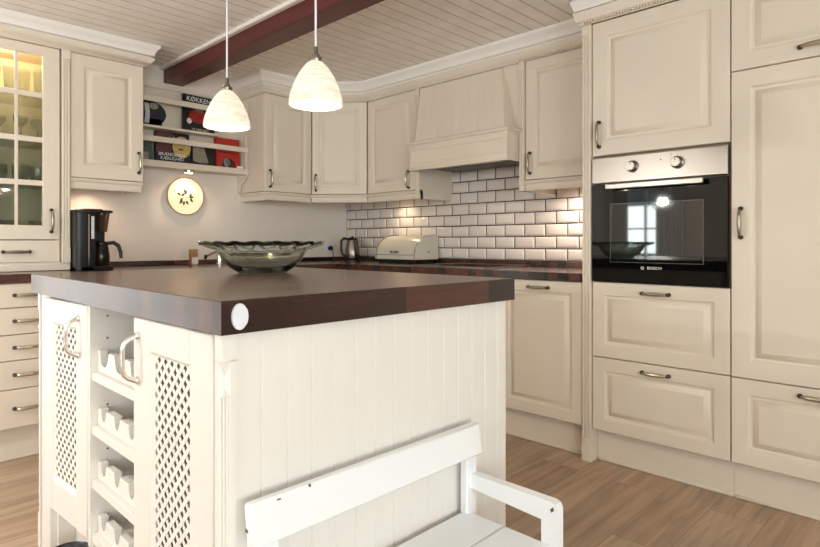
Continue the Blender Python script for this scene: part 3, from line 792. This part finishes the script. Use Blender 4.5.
# ------------------------------------------------------------------ island
IX0, IX1, IY0, IY1 = .527, 1.492, 1.008, 2.385
ZT0, ZT1 = .895, .96
FX, FY = .545, 1.028         # panel planes
EX, EY = 1.476, 2.365
t = thing('kitchen_island', 'cream kitchen island with dark wooden top and wine shelves', 'kitchen island', ((IX0+IX1)/2, (IY0+IY1)/2, 0))
b = MB().w(); b.prism([(IX0, IY0), (IX1, IY0), (IX1, IY1), (IX0, IY1)], ZT0, ZT1, 'counter', .002); wt = b.build('worktop', t)
b = MB().frame((.5645, IY0, .928), BU, UP, BN)
b.prism([(.017*math.cos(2*PI*k/32), .0255*math.sin(2*PI*k/32)) for k in range(32)], 0, .0045, 'white_plastic', .0015)
b.build('disc_cap', wt)['label'] = 'round white plastic disc on dark edge'
# carcass
b = MB().w()
b.box(EX-.018, FY+.05, 0, EX, EY-.05, ZT0, 'island'); b.box(FX+.03, EY-.018, .0, EX-.02, EY, ZT0, 'island')
for yy in (1.475, 1.832):
    b.box(FX+.003, yy-.009, .19, EX-.02, yy+.009, ZT0, 'island')
b.box(FX+.02, 1.06, .19, EX-.02, EY-.02, .208, 'island')
b.box(1.0, 1.07, .208, 1.018, EY-.02, ZT0, 'inside')
b.box(FX+.003, 1.067, .19, EX-.02, 1.085, ZT0, 'island')
b.box(FX+.02, 2.2, .0, FX+.2, 2.218, ZT0, 'island')
b.box(.70, 1.086, .209, .71, 1.465, ZT0, 'carcass'); b.box(.70, 1.842, .209, .71, EY-.02, ZT0, 'carcass')  # dark boards added behind the lattice so its holes look shaded
b.build('carcass', t)
b = MB().w(); b.box(FX+.072, 1.09, 0, FX+.09, 2.2, .19, 'island'); b.build('plinth', t)
# beadboard front, shelf-pin holes left out of it
def beadboard(parent, o, u, n, w, h, pitch, name, m='island'):
    b = MB().frame(o, u, UP, n); x = 0; g = .003
    pts = [(0, 0)]
    while x < w-1e-4:
        x2 = min(x+pitch, w)
        v = [b.bm.verts.new(b.P(*q)) for q in ((x+g, 0, 0), (x2-g, 0, 0), (x2-g, h, 0), (x+g, h, 0))]; b.face(v, m)
        if x > 0:
            for q in (((x-g, -.0), (x, -.004)), ((x, -.004), (x+g, -.0))):
                v = [b.bm.verts.new(b.P(q[0][0], 0, q[0][1])), b.bm.verts.new(b.P(q[1][0], 0, q[1][1])), b.bm.verts.new(b.P(q[1][0], h, q[1][1])), b.bm.verts.new(b.P(q[0][0], h, q[0][1]))]; b.face(v, m)
        x = x2
    b.box(0, 0, -.018, w, h, -.005, m)
    return b.build(name, parent)
beadboard(t, (FX+.018, FY, 0), BU, BN, EX-FX-.018, ZT0, .062, 'bead_panel')
# corner post, chamfered with flutes
def corner_post(px, py, sx, sy):
    b = MB().w()
    S1 = .03; C = .017
    prof = [(0, C), (C, 0), (S1, 0), (S1, S1), (0, S1)]
    full = [(0, 0), (S1, 0), (S1, S1), (0, S1)]
    def pt(l): return [(px+sx*a, py+sy*c) for a, c in l]
    b.prism(pt(full), ZT0-.053, ZT0, 'island'); b.prism(pt(full), 0, .12, 'island')
    b.prism(pt(prof), .12, ZT0-.052, 'island')
    # flutes on the chamfer
    dx, dy = C*sx, C*sy
    for k in range(3):
        f0, f1 = .1+k*.28, .1+k*.28+.2
        a = Vector((px+dx*f0, py+dy*(1-f0), 0)); c = Vector((px+dx*f1, py+dy*(1-f1), 0)); nn = Vector((-sx, -sy, 0)).normalized()
        b.frame(a, (c-a).normalized(), UP, nn); b.box(0, .16, -.002, (c-a).length, .775, .0035, 'island', .0014)
    b.w()
    for z0, z1 in ((ZT0-.0525, ZT0-.084), (.775, .79)):
        q = [b.bm.verts.new((px+sx*a, py+sy*c, z)) for a, c, z in ((-.001, -.001, z0), (C, -.001, z0), (-.001, C, z0), (C*.5, C*.5, z1))]
        for f in ((0, 1, 2), (0, 1, 3), (0, 2, 3), (1, 2, 3)): b.face([q[k] for k in f], 'island')
    return b.build('corner_post', t)
corner_post(FX-.008, FY-.006, 1, 1)
corner_post(FX-.002, EY, 1, -1)
b = MB().w(); b.box(FX, 2.218, 0, FX+.03, 2.325, ZT0, 'island', .002); b.build('far_stile', t)

def lattice_door(o, u, n, w, h, hp, fr=.085, frb=.10, frt=.075):
    b = MB().frame(o, u, UP, n)
    # frame from four members
    b.box(0, 0, -.022, fr, h, 0, 'island', .003); b.box(w-fr, 0, -.022, w, h, 0, 'island', .003)
    b.box(fr-.002, 0, -.022, w-fr+.002, frb, -.0004, 'island', .003); b.box(fr-.002, h-frt, -.022, w-fr+.002, h, -.0004, 'island', .003)
    d = b.build('door', t)
    b = MB().frame(o, u, UP, n)
    iw, ih = w-2*fr, h-frb-frt
    # sloped bead round the opening
    b.frame((Vector(o)+Vector(u)*(fr-.001)+Vector(UP)*(frb-.001)), u, UP, n)
    b.frame_ring(iw+.002, ih+.002, [(0, -.001), (.010, -.011), (.010, -.018), (0, -.018)], 'island')
    b.frame(Vector(o)+Vector(u)*fr+Vector(UP)*frb, u, UP, n)
    pitch = .0335; hw = .0054
    for sgn, c0, c1 in ((1, -.0096, -.0080), (-1, -.0106, -.0090)):
        k = -int((ih+iw)/pitch)-2
        while k < int((iw+ih)/pitch)+3:
            # line: x = k*pitch + sgn*y
            ys = []
            x0 = k*pitch
            if sgn > 0: ya, yb = max(0, -x0), min(ih, iw-x0)
            else: ya, yb = max(0, x0-iw), min(ih, x0)
            if yb-ya > .004:
                p0 = Vector((x0+sgn*ya, ya)); p1 = Vector((x0+sgn*yb, yb)); dd = (p1-p0).normalized(); nn = Vector((-dd.y, dd.x))*hw
                b.prism([tuple(p0-nn), tuple(p1-nn), tuple(p1+nn), tuple(p0+nn)], c0, c1, 'island')
            k += 1
    b.build('lattice_panel', d)
    p = Vector(o)+Vector(u)*hp[0]+Vector(UP)*hp[1]
    handle(d, p, u, n, True, L=.108, out=.036, kind='chrome', r=.0055)
    return d
# right door (near corner), left door slightly ajar
lattice_door((FX-.004, 1.476, .213), RU, RN, .405, .675, (.03, .578), fr=.10)
A = Vector((.519, 2.2, .213)); B_ = Vector((FX-.001, 1.836, .213)); du = (B_-A); Wd = du.length; du.normalize(); dn = Vector((du.y, -du.x, 0)); dn = -dn if dn.x > 0 else dn
lattice_door(A, du, dn, Wd, .675, (Wd-.061, .578), fr=.085)
# wine shelves with scalloped bottle rests
for i, zz in enumerate((.697, .541, .386, .231)):
    b = MB().w(); b.box(FX+.008, 1.484, zz-.026, .99, 1.823, zz, 'island', .002); s_ = b.build('wine_shelf', t)
    hgt = .062 if i == 0 else .05; base = .016
    b = MB().frame((FX+.023, 1.822, zz), RU, UP, RN); w = .337
    pts = [(0, 0), (w, 0), (w, hgt)]
    if i == 0: notches = [(.285, .034), (.17, .034), (.055, .034)]; rad = .034
    else: notches = [(.26, .024), (.155, .024), (.05, .024)]; rad = .02
    for cx_, _ in notches:
        for k in range(9):
            a = k*PI/8; pts.append((cx_+rad*math.cos(a), hgt-(hgt-base)*math.sin(a)**.8))
    pts.append((0, hgt))
    b.prism(pts, -.02, 0, 'island', .002); b.build('bottle_rest', s_)
b = MB()
for yy, sg in ((1.823, -1), (1.484, 1)):
    for k in range(10):
        b.frame((FX+.05, yy, .27+k*.065), (1, 0, 0), UP, (0, sg, 0)); b.lathe((0, 0, 0), [(0, .0012), (.003, .0012), (.003, 0)], 'chip', 8, ax='n')
b.build('shelf_pin_holes', t)

# dark round bowl on the floor in the toe recess
b = MB().w(); b.lathe((.535, 1.99, 0), [(0, .0), (.045, 0), (.052, .01), (.060, .10), (.064, .118), (.062, .122), (.056, .116), (.047, .02), (0, .014)], 'basket', 28, ax='n')
tag(rehome(b.build('floor_bowl')), 'dark round bowl on the floor below the left lattice door', 'bowl')

# ------------------------------------------------------------------ bench
t = thing('childs_bench', 'small white painted wooden bench against the island', 'bench', (.925, .855, 0))
BX0, BX1, BYF, BYB = .566, 1.284, .722, .99
b = MB().frame((BX0, .962, .492), BU, (0, .012/.084, 1), (0, -1, 0)); b.box(0, 0, -.022, BX1-BX0-.012, .083, 0, 'bench', .004)
b.box(.135, .078, -.0005, .140, .0835, .0007, 'chip'); b.box(.06, .0745, -.0005, .068, .0775, .0006, 'chip'); b.box(.002, .03, -.0205, -.0008, .036, -.012, 'chip')
b.build('backrest', t)
for xx in (BX0+.03, BX1-.050):
    b = MB().w(); b.box(xx, .988, 0, xx+.045, 1.012, .54, 'bench', .003); b.build('back_post', t)
b = MB().w()
for i in range(2):
    w = (BYB-BYF-.004)/2; b.box(BX0+.032, BYF+.022+i*w, .31, BX1-.034, BYF+.022+(i+1)*w-.0025, .332, 'bench', .003)
for k in range(3): b.box(.98+k*.018, .905+.004*k, .3318, .986+k*.018, .910+.004*k, .3325, 'chip')
b.build('seat', t)
for xx in (BX0, BX1-.033):
    b = MB().frame((xx, BYB, 0), (0, -1, 0), UP, (1, 0, 0)); L_ = BYB-BYF
    b.prism([(0, .397), (L_-.045, .385), (L_-.045, 0), (L_, 0), (L_, .42), (L_-.006, .432), (L_-.018, .436), (0, .436)], 0, .03, 'bench', .003)
    if xx > 1: b.prism([(L_-.02, .417), (L_-.012, .425), (L_-.009, .417), (L_-.017, .410)], -.0008, .001, 'chip')
    b.build('arm_and_leg', t)
b = MB().w(); b.box(BX0+.03, BYF+.03, .255, BX1-.033, BYF+.048, .31, 'bench', .002); b.box(BX0+.03, .95, .255, BX1-.033, .965, .31, 'bench', .002); b.build('apron_rail', t)

# ------------------------------------------------------------------ glass bowl on the island
t = thing('glass_bowl', 'large wavy-rimmed green-tinted glass bowl on island top', 'bowl', (1.13, 1.852, ZT1))
b = MB().w()
def bowlmod(j, th, r, h):
    wgt = max(0, (r-.150)/.075)
    return (r*(1-.022*min(1, wgt)+.016*wgt*math.cos(20*th)), h+.0024*wgt*math.cos(20*th+.6)*min(1, wgt*1.5))
prof = [(0, .006), (.06, .006), (.078, 0), (.088, .002), (.118, .022), (.143, .05), (.156, .074), (.172, .088), (.20, .098), (.222, .104), (.226, .109), (.222, .113), (.20, .106), (.170, .097), (.152, .082), (.137, .056), (.112, .030), (.08, .014), (0, .012)]
b.lathe((1.13, 1.852, ZT1+.0006), prof, 'bowl', 120, mod=bowlmod, ax='n'); b.build('glass_body', t, 60)
b = MB().w()
for k in range(20):                      # raised loops round the flared rim
    a = 2*PI*(k+.5)/20; pts = []
    for i in range(9):
        s_ = -1+2*i/8; rr = .168+.05*s_*s_; aa = a+s_*.125
        zz = .0915+(rr-.17)*.30
        pts.append((1.13+rr*math.cos(aa), 1.852+rr*math.sin(aa), ZT1+zz-.002))
    b.tube(pts, .0042, 'bowl', 6)
b.build('rim_loops', t)

# ------------------------------------------------------------------ pendants
def pendant(x, y, zr, label):
    t = thing('pendant_lamp', label, 'lamp', (x, y, zr), 'pendant lamps over the island')
    b = MB().w()
    po = [(.0795, 0), (.0785, .014), (.074, .034), (.066, .058), (.055, .082), (.041, .105), (.026, .122), (.014, .130)]
    pi_ = [(max(.005, r-.0035), h-.001) for r, h in po][::-1]
    b.lathe((x, y, zr), po+pi_+[(.076, .0), (.0795, 0)], 'shade', 48, ax='n'); b.build('lamp_shade', t, 60)
    b = MB().w(); b.lathe((x, y, zr), [(0, .126), (.0165, .126), (.018, .130), (.018, .140), (.012, .142), (.012, .148), (.007, .152), (.006, .172), (0, .172)], 'dark_chrome', 24, ax='n'); b.build('shade_holder', t)
    b = MB().w(); b.tube([(x, y, zr+.165), (x, y, ZCEIL-.02)], .0032, 'white_plastic', 8); b.build('cord', t)
    b = MB().w(); b.lathe((x, y, ZCEIL), [(0, -.03), (.03, -.028), (.045, -.012), (.048, 0), (0, 0)], 'chrome', 24, ax='n'); b.build('ceiling_rose', t)
    b = MB().w(); b.lathe((x, y, zr+.04), [(0, 0), (.016, .005), (.022, .02), (.018, .04), (.010, .055), (.010, .085), (0, .086)], 'lamp', 16, ax='n'); b.build('bulb', t)
    return t
PEN = [(1.03, 1.395, 1.477, 'lit white glass pendant lamp in the foreground, right of the pair'), (1.004, 1.878, 1.475, 'lit white glass pendant lamp in front of the cookbook rack')]
for p in PEN: pendant(*p)

# ------------------------------------------------------------------ coffee maker
t = thing('coffee_maker', 'black filter coffee maker on worktop by the display cabinet', 'coffee maker', (1.09, 3.56, ZC))
def rrect(x0, y0, x1, y1, r, k=4):
    pts = []
    for cx_, cy_, a in ((x1-r, y0+r, -PI/2), (x1-r, y1-r, 0), (x0+r, y1-r, PI/2), (x0+r, y0+r, PI)):
        for i in range(k+1): pts.append((cx_+r*math.cos(a+i*PI/2/k), cy_+r*math.sin(a+i*PI/2/k)))
    return pts
b = MB().w(); b.prism(rrect(.978, 3.47, 1.098, 3.65, .02), ZC+.001, 1.236, 'black_plastic', .004); b.prism(rrect(1.06, 3.60, 1.195, 3.65, .015), ZC+.02, 1.236, 'black_plastic'); b.build('body', t)
b = MB().w(); b.prism(rrect(.978, 3.47, 1.21, 3.65, .03), ZC+.001, ZC+.02, 'black_plastic', .003); b.build('hot_plate', t)
b = MB().w(); b.prism(rrect(.974, 3.465, 1.205, 3.655, .03), 1.2362, 1.25, 'black_plastic', .005); b.prism(rrect(1.03, 3.49, 1.15, 3.63, .03), 1.25, 1.257, 'dark_steel', .003); b.build('lid', t)
b = MB().w(); b.box(1.047, 3.468, ZC+.03, 1.052, 3.4705, 1.225, 'chrome'); b.build('chrome_strip', t)
b = MB().w(); b.box(1.064, 3.468, 1.09, 1.082, 3.4705, 1.215, 'bluewhite', .001); b.build('water_gauge', t)
b = MB().w(); b.lathe((1.15, 3.545, 1.13), [(0, 0), (.033, 0), (.036, .004), (.05, .095), (.05, .105), (0, .105)], 'smoke', 24, ax='n'); b.build('filter_basket', t)
b = MB().w(); b.tube([(1.19, 3.64, .93), (1.215, 3.64, .935), (1.228, 3.63, .965), (1.205, 3.625, .985), (1.18, 3.63, .965), (1.185, 3.62, .925), (1.25, 3.66, .922)], .003, 'black_plastic', 6); b.build('cable', t)
t = thing('glass_carafe', 'glass coffee carafe with black handle in the coffee maker', 'carafe', (1.15, 3.545, ZC+.021))
b = MB().w(); b.lathe((1.15, 3.545, ZC+.021), [(0, 0), (.042, 0), (.050, .01), (.053, .05), (.045, .1), (.04, .115), (.038, .115), (.043, .1), (.05, .05), (.046, .012), (0, .005)], 'smoke', 28, ax='n'); b.build('jug', t)
b = MB().w(); b.lathe((1.15, 3.545, ZC+.136), [(0, 0), (.042, 0), (.045, .008), (.043, .018), (.03, .024), (0, .026)], 'black_plastic', 24, ax='n'); b.build('lid', t)
b = MB().w(); b.tube([(1.18, 3.525, ZC+.148), (1.215, 3.505, ZC+.152), (1.24, 3.49, ZC+.135), (1.252, 3.482, ZC+.10), (1.254, 3.48, ZC+.062)], [.010, .012, .013, .012, .010], 'black_plastic', 10); b.build('handle', t)

for o_, lx in (('coffee_maker', 1.074), ('glass_carafe', 1.124)):
    q = bpy.data.objects[o_]; q.scale = (.84, .9, 1) if o_ == 'coffee_maker' else (.84, .84, 1); q.location.x = lx
# soap dispenser, tap, socket
t = thing('soap_dispenser', 'small square pinkish plastic dispenser beside the bowl at back', 'dispenser', (1.76, 3.75, ZC))
b = MB().w(); b.prism(rrect(1.74, 3.73, 1.785, 3.775, .006), ZC+.001, ZC+.108, 'pink_plastic', .002); b.build('bottle', t)
b = MB().w(); b.box(1.741, 3.7285, ZC+.008, 1.784, 3.7305, ZC+.055, 'paper'); b.build('label_sticker', t)
t = thing('tap', 'slim metal kitchen tap with black tip behind the bowl', 'tap', (1.97, 3.79, ZC))
b = MB().w(); b.lathe((1.97, 3.79, ZC), [(0, .001), (.026, .001), (.026, .006), (.019, .012), (.018, .09), (.014, .10), (0, .10)], 'chrome', 20, ax='n'); b.build('body', t)
b = MB().w(); b.tube([(1.96, 3.785, ZC+.095), (1.90, 3.765, ZC+.078), (1.85, 3.75, ZC+.058)], .008, 'pewter', 10); b.build('spout', t)
b = MB().w(); b.tube([(1.852, 3.75, ZC+.066), (1.842, 3.747, ZC+.042)], .011, 'black_plastic', 10); b.build('nozzle', t)
t = thing('wall_socket', 'white wall socket with black plug left of the kettle', 'socket', (3.04, YW, .98))
b = MB().frame((3.0, YW-.001, .985), BU, UP, BN); b.box(0, 0, 0, .08, .08, .010, 'white_plastic', .003); b.build('face_plate', t)
b = MB().frame((3.04, YW-.011, 1.022), BU, UP, BN); b.lathe((0, 0, 0), [(0, 0), (.02, 0), (.019, .02), (.012, .032), (0, .034)], 'black_plastic', 16, ax='n'); b.build('plug', t)
b = MB().w(); b.tube([(3.04, YW-.04, 1.018), (3.045, YW-.05, .99), (3.045, YW-.05, .96), (3.06, YW-.07, .93), (3.07, YW-.12, .923)], .0035, 'black_plastic', 6); b.build('cable', t)

# kettle
kx, ky = 3.06, 3.66
t = thing('kettle', 'steel electric kettle with black handle in the corner', 'kettle', (kx, ky, ZC))
b = MB().w(); b.lathe((kx, ky, ZC), [(0, .001), (.082, .001), (.082, .014), (.06, .022), (0, .022)], 'black_plastic', 28, ax='n'); b.build('power_base', t)
b = MB().w(); b.lathe((kx, ky, ZC), [(0, .024), (.07, .024), (.073, .032), (.07, .09), (.058, .15), (.052, .178), (0, .178)], 'kettle_steel', 32, ax='n'); b.build('jug', t)
b = MB().w(); b.lathe((kx, ky, ZC), [(.053, .176), (.05, .19), (.03, .2), (.01, .203), (.009, .212), (0, .213)], 'black_plastic', 24, ax='n'); b.build('lid', t)
dk = Vector((-.62, .55, 0)).normalized()
def kp(r, z): q = Vector((kx, ky, ZC+z))+dk*r; return tuple(q)
b = MB().w(); b.tube([kp(.045, .188), kp(.085, .192), kp(.108, .17), kp(.110, .11), kp(.098, .06), kp(.07, .045)], [.010, .012, .012, .011, .010, .008], 'black_plastic', 10); b.build('handle', t)
b = MB().w(); q = Vector((kx, ky, ZC+.165))-dk*.05; b.tube([tuple(q), tuple(q-dk*.025+Vector((0, 0, .014)))], [.02, .009], 'steel', 10); b.build('spout', t)

bpy.data.objects['kettle'].scale = (.84, .84, .97); bpy.data.objects['kettle'].location.y = 3.645
# bread bin
t = thing('bread_bin', 'cream roll-top bread bin on the worktop before the tiles', 'bread bin', (3.08, 3.05, ZC))
X0b, X1b, Y0b, Y1b, Zb = 2.965, 3.205, 2.836, 3.262, ZC+.03
def arc_prof(x0, x1, z0, h, k=10):
    pts = [(x1, z0), (x1, z0+h)]
    for i in range(k+1):
        a = PI/2+i*PI/2/k; pts.append((x1-.06+(x1-.06-x0)*math.cos(a), z0+.03+(h-.03)*math.sin(a)))
    pts.append((x0, z0)); return pts
ap = arc_prof(X0b, X1b, Zb, .175)
def yz(l): return l
b = MB(); b.frame((0, Y0b, 0), (1, 0, 0), UP, (0, 1, 0)); b.prism(ap, .012, Y1b-Y0b-.012, 'bin'); b.build('shell', t, 30)
for yy in (0, Y1b-Y0b-.012):
    b = MB(); b.frame((0, Y0b+yy, 0), (1, 0, 0), UP, (0, 1, 0)); b.prism(arc_prof(X0b-.004, X1b, Zb, .179), 0, .012, 'bin', .002); b.build('end_cap', t, 30)
b = MB()
for yy in (.0118, Y1b-Y0b-.0138):
    b.frame((0, Y0b+yy, 0), (1, 0, 0), UP, (0, 1, 0)); b.prism(arc_prof(X0b-.005, X1b, Zb, .180), 0, .002, 'black_metal')
b.w(); b.box(X0b-.001, Y0b+.014, Zb+.031, X0b+.002, Y1b-.014, Zb+.034, 'black_metal'); b.build('dark_seam', t)
b = MB().w(); b.tube([(X0b, 3.09, Zb+.055), (X0b-.014, 3.085, Zb+.055), (X0b-.014, 3.02, Zb+.055), (X0b, 3.015, Zb+.055)], .006, 'board', 8); b.lathe((X0b-.01, 3.05, Zb+.046), [(0, 0), (.012, 0), (.014, .009), (.012, .018), (0, .018)], 'pewter', 12, ax='n'); b.build('knob', t)
b = MB().w(); b.box(X0b+.02, Y0b+.02, ZC+.001, X1b-.02, Y1b-.02, Zb, 'black_plastic'); b.build('base', t)
b = MB(); b.frame((3.10, Y0b, Zb+.055), BU, UP, BN); b.lathe((0, 0, 0), [(0, .003), (.005, .003), (.006, 0)], 'black_metal', 10, ax='n'); b.build('side_rivet', t)

# hob
t = thing('hob', 'flat black glass hob with steel rim under the cooker hood', 'hob', (2.92, 2.32, ZC))
b = MB().w(); b.box(2.69, 2.03, ZC+.0005, 3.18, 2.61, ZC+.007, 'black_glass', .002); b.build('glass_top', t)
b = MB().frame((2.685, 2.025, ZC), (1, 0, 0), (0, 1, 0), (0, 0, 1)); b.frame_ring(.5, .59, [(0, .0005), (0, .008), (.007, .0092), (.011, .0075), (.011, .0005)], 'steel'); b.build('rim', t)
b = MB().w()
for x, y, r in ((2.82, 2.18, .09), (2.82, 2.46, .075), (3.05, 2.18, .075), (3.05, 2.46, .1)): b.lathe((x, y, ZC+.0072), [(r, 0), (r+.002, 0), (r+.002, .0003), (r, .0003), (r, 0)], 'dark_steel', 40, ax='n')
b.build('zone_marks', t)
# wooden block at the end of the upstand
b = MB().w(); b.box(XT+.06, 1.388, ZC+.001, XT+.12, 1.41, .948, 'board', .002)
tag(rehome(b.build('chopping_board')), 'small brown board on edge by the fluted post', 'board') if False else b.bm.free()

# hidden-from-eye-level lamps below the cabinets
def puck(x, y, z, label):
    t = thing('puck_lamp', label, 'lamp', (x, y, z-.014))
    b = MB().w(); b.lathe((x, y, z), [(.026, -.014), (.034, -.014), (.036, -.010), (.036, -.0005), (0, -.0005)], 'chrome', 24, ax='n'); b.build('housing', t)
    b = MB().w(); b.lathe((x, y, z), [(0, -.0145), (.026, -.0145), (.026, -.012), (0, -.012)], 'lamp', 20, ax='n'); b.build('lens', t)
puck(3.12, 3.18, ZD0, 'small spotlight beneath the wall cabinet left of the hood')
puck(3.10, 1.66, ZD0, 'lit spotlight beneath the wall cabinet between hood and oven')
puck(1.15, 3.80, ZD0, 'small spotlight beneath the wall cabinet above the coffee maker')

# glass globe lamp over the dining table, seen mirrored in the oven door
DPX, DPY = -1.0, 2.36
t = thing('globe_pendant', 'clear glass globe pendant lamp mirrored in the oven door', 'lamp', (DPX, DPY, 1.38))
b = MB().w(); prof = [(.115*math.sin(a), 1.50-.115*math.cos(a)) for a in [PI*k/18 for k in range(0, 16)]]; b.lathe((DPX, DPY, 0), [(max(r, 0), z) for r, z in prof], 'glass', 28, ax='n'); b.build('glass_globe', t)
b = MB().w(); b.lathe((DPX, DPY, 1.44), [(0, 0), (.02, .006), (.03, .03), (.026, .055), (.014, .08), (.014, .10), (0, .10)], 'lamp', 16, ax='n'); b.build('bulb', t)
b = MB().w(); b.lathe((DPX, DPY, 1.54), [(0, 0), (.02, 0), (.02, .06), (.06, .062), (.06, .075), (.02, .085), (0, .10)], 'chrome', 20, ax='n'); b.tube([(DPX, DPY, 1.62), (DPX, DPY, ZCEIL)], .004, 'black_plastic', 6); b.build('holder', t)

# curtains at the left window (seen mirrored in the oven)
t = thing('curtain', 'long white curtain mirrored in the oven door', 'curtain', (RX0+.08, 3.4, .05))
for y0, y1 in ((2.88, 3.25), (3.66, 3.90)):
    b = MB(); k = 36; A = []; B2 = []
    for i in range(k+1):
        yy = y0+(y1-y0)*i/k; xx = RX0+.08+.022*math.sin(i*1.25)
        A.append((b.bm.verts.new((xx, yy, .05)), b.bm.verts.new((xx, yy, 2.1)))); B2.append((b.bm.verts.new((xx+.003, yy, .05)), b.bm.verts.new((xx+.003, yy, 2.1))))
    for i in range(k):
        b.face([A[i][0], A[i+1][0], A[i+1][1], A[i][1]], 'curtain', True); b.face([B2[i][0], B2[i][1], B2[i+1][1], B2[i+1][0]], 'curtain', True)
    b.build('curtain_panel', t, 80)
b = MB().w(); b.tube([(RX0+.08, 2.83, 2.11), (RX0+.08, 3.91, 2.11)], .012, 'black_metal', 10); b.build('curtain_rod', t)

# ------------------------------------------------------------------ light
def area(name, loc, rot, sx, sy, power, color=(1, 1, 1)):
    l = bpy.data.lights.new(name, 'AREA'); l.shape = 'RECTANGLE'; l.size = sx; l.size_y = sy; l.energy = power; l.color = color
    o = bpy.data.objects.new(name, l); COL.objects.link(o); o.location = loc; o.rotation_euler = rot; return o
def point(name, loc, power, color, r=.03):
    l = bpy.data.lights.new(name, 'POINT'); l.energy = power; l.color = color; l.shadow_soft_size = r
    o = bpy.data.objects.new(name, l); COL.objects.link(o); o.location = loc; return o
def spot(name, loc, power, color, ang=2.2, blend=.8, r=.02):
    l = bpy.data.lights.new(name, 'SPOT'); l.energy = power; l.color = color; l.spot_size = ang; l.spot_blend = blend; l.shadow_soft_size = r
    o = bpy.data.objects.new(name, l); COL.objects.link(o); o.location = loc; return o
DAY = (.955, .96, .975); WARM = (1, .77, .50)
def wl(name, hole, axis, pos, power, rot, color=DAY):
    a0, a1, z0, z1 = hole; c = (a0+a1)/2; zc = (z0+z1)/2
    loc = (c, pos, zc) if axis == 'y' else (pos, c, zc)
    area(name, loc, rot, a1-a0, z1-z0, power, color)
TL = math.radians(20)
wl('daylight_left_window', WL, 'x', RX0-.42, 45, (0, -PI/2-TL, 0))
wl('left_wide_fill', WL2, 'x', RX0-.42, 62, (0, -PI/2-TL, 0))  # added fill at the unseen extra left window
wl('daylight_window_a', WF, 'y', RY0-.42, 130, (PI/2+TL, 0, 0))
wl('daylight_window_b', WF2, 'y', RY0-.42, 58, (PI/2+TL, 0, 0))
wl('worktop_side_fill', GD, 'y', YW+.15, 13, (-PI/2, 0, 0), (1, .86, .83))  # added fill, tinted for the reflection on the island worktop's side
point('dining_glow', (DPX, DPY, 1.50), 120, (1, .97, .94), .04)
for x, y, z, _ in PEN: point('pendant_glow', (x, y, z+.02), 3.5, (1, .8, .58), .03)
spot('rack_glow', (1.775, 3.85, 1.54), 3.6, WARM, 2.6)
spot('cabinet_glow', (1.15, 3.80, 1.415), 3.0, (1, .75, .55), 2.6)
spot('corner_glow', (3.12, 3.18, 1.415), 2.6, WARM, 2.4)
spot('oven_side_glow', (3.06, 1.66, 1.415), 9, (1, .86, .7), 2.8)
for y in (2.17, 2.30): spot('hood_glow', (2.90, y, 1.566), 1.8, (1, .85, .7), 2.2)
point('display_glow', (.70, 3.68, 2.09), 4, (1, .72, .42), .02)

for o_ in bpy.data.objects:
    if o_.parent is None and 'label' in o_ and 'group' not in o_:
        g_ = {'cookbook': 'cookbooks in the wall rack', 'picture_book': 'cookbooks in the wall rack', 'puck_lamp': 'small spotlights under the wall cabinets', 'base_cabinet': 'base cabinets under the worktop', 'wall_cabinet': 'wall cabinets'}.get(o_.name.split('.')[0])
        if g_: o_['group'] = g_
wd = bpy.data.worlds.new('sky'); S.world = wd; wd.use_nodes = True
wd.node_tree.nodes['Background'].inputs['Color'].default_value = (.85, .92, 1, 1); wd.node_tree.nodes['Background'].inputs['Strength'].default_value = 1.0

# ------------------------------------------------------------------ camera
cam = bpy.data.cameras.new('camera'); co = bpy.data.objects.new('camera', cam); COL.objects.link(co)
co.location = (0, 0, 1.07); co.rotation_euler = (PI/2, 0, math.radians(44.3-90))
cam.sensor_width = 36; cam.lens = 36*578/820; cam.shift_y = -(273.5-242.5)/820; cam.clip_start = .02
S.camera = co
S.view_settings.view_transform = 'Standard'; S.view_settings.look = 'None'; S.view_settings.exposure = .52; S.view_settings.gamma = 1
S.view_settings.use_curve_mapping = False
c = S.cycles
c.max_bounces = 10; c.diffuse_bounces = 5; c.glossy_bounces = 5; c.transmission_bounces = 10; c.transparent_max_bounces = 40
c.caustics_reflective = False; c.caustics_refractive = False; c.sample_clamp_indirect = 8
c.use_denoising = True
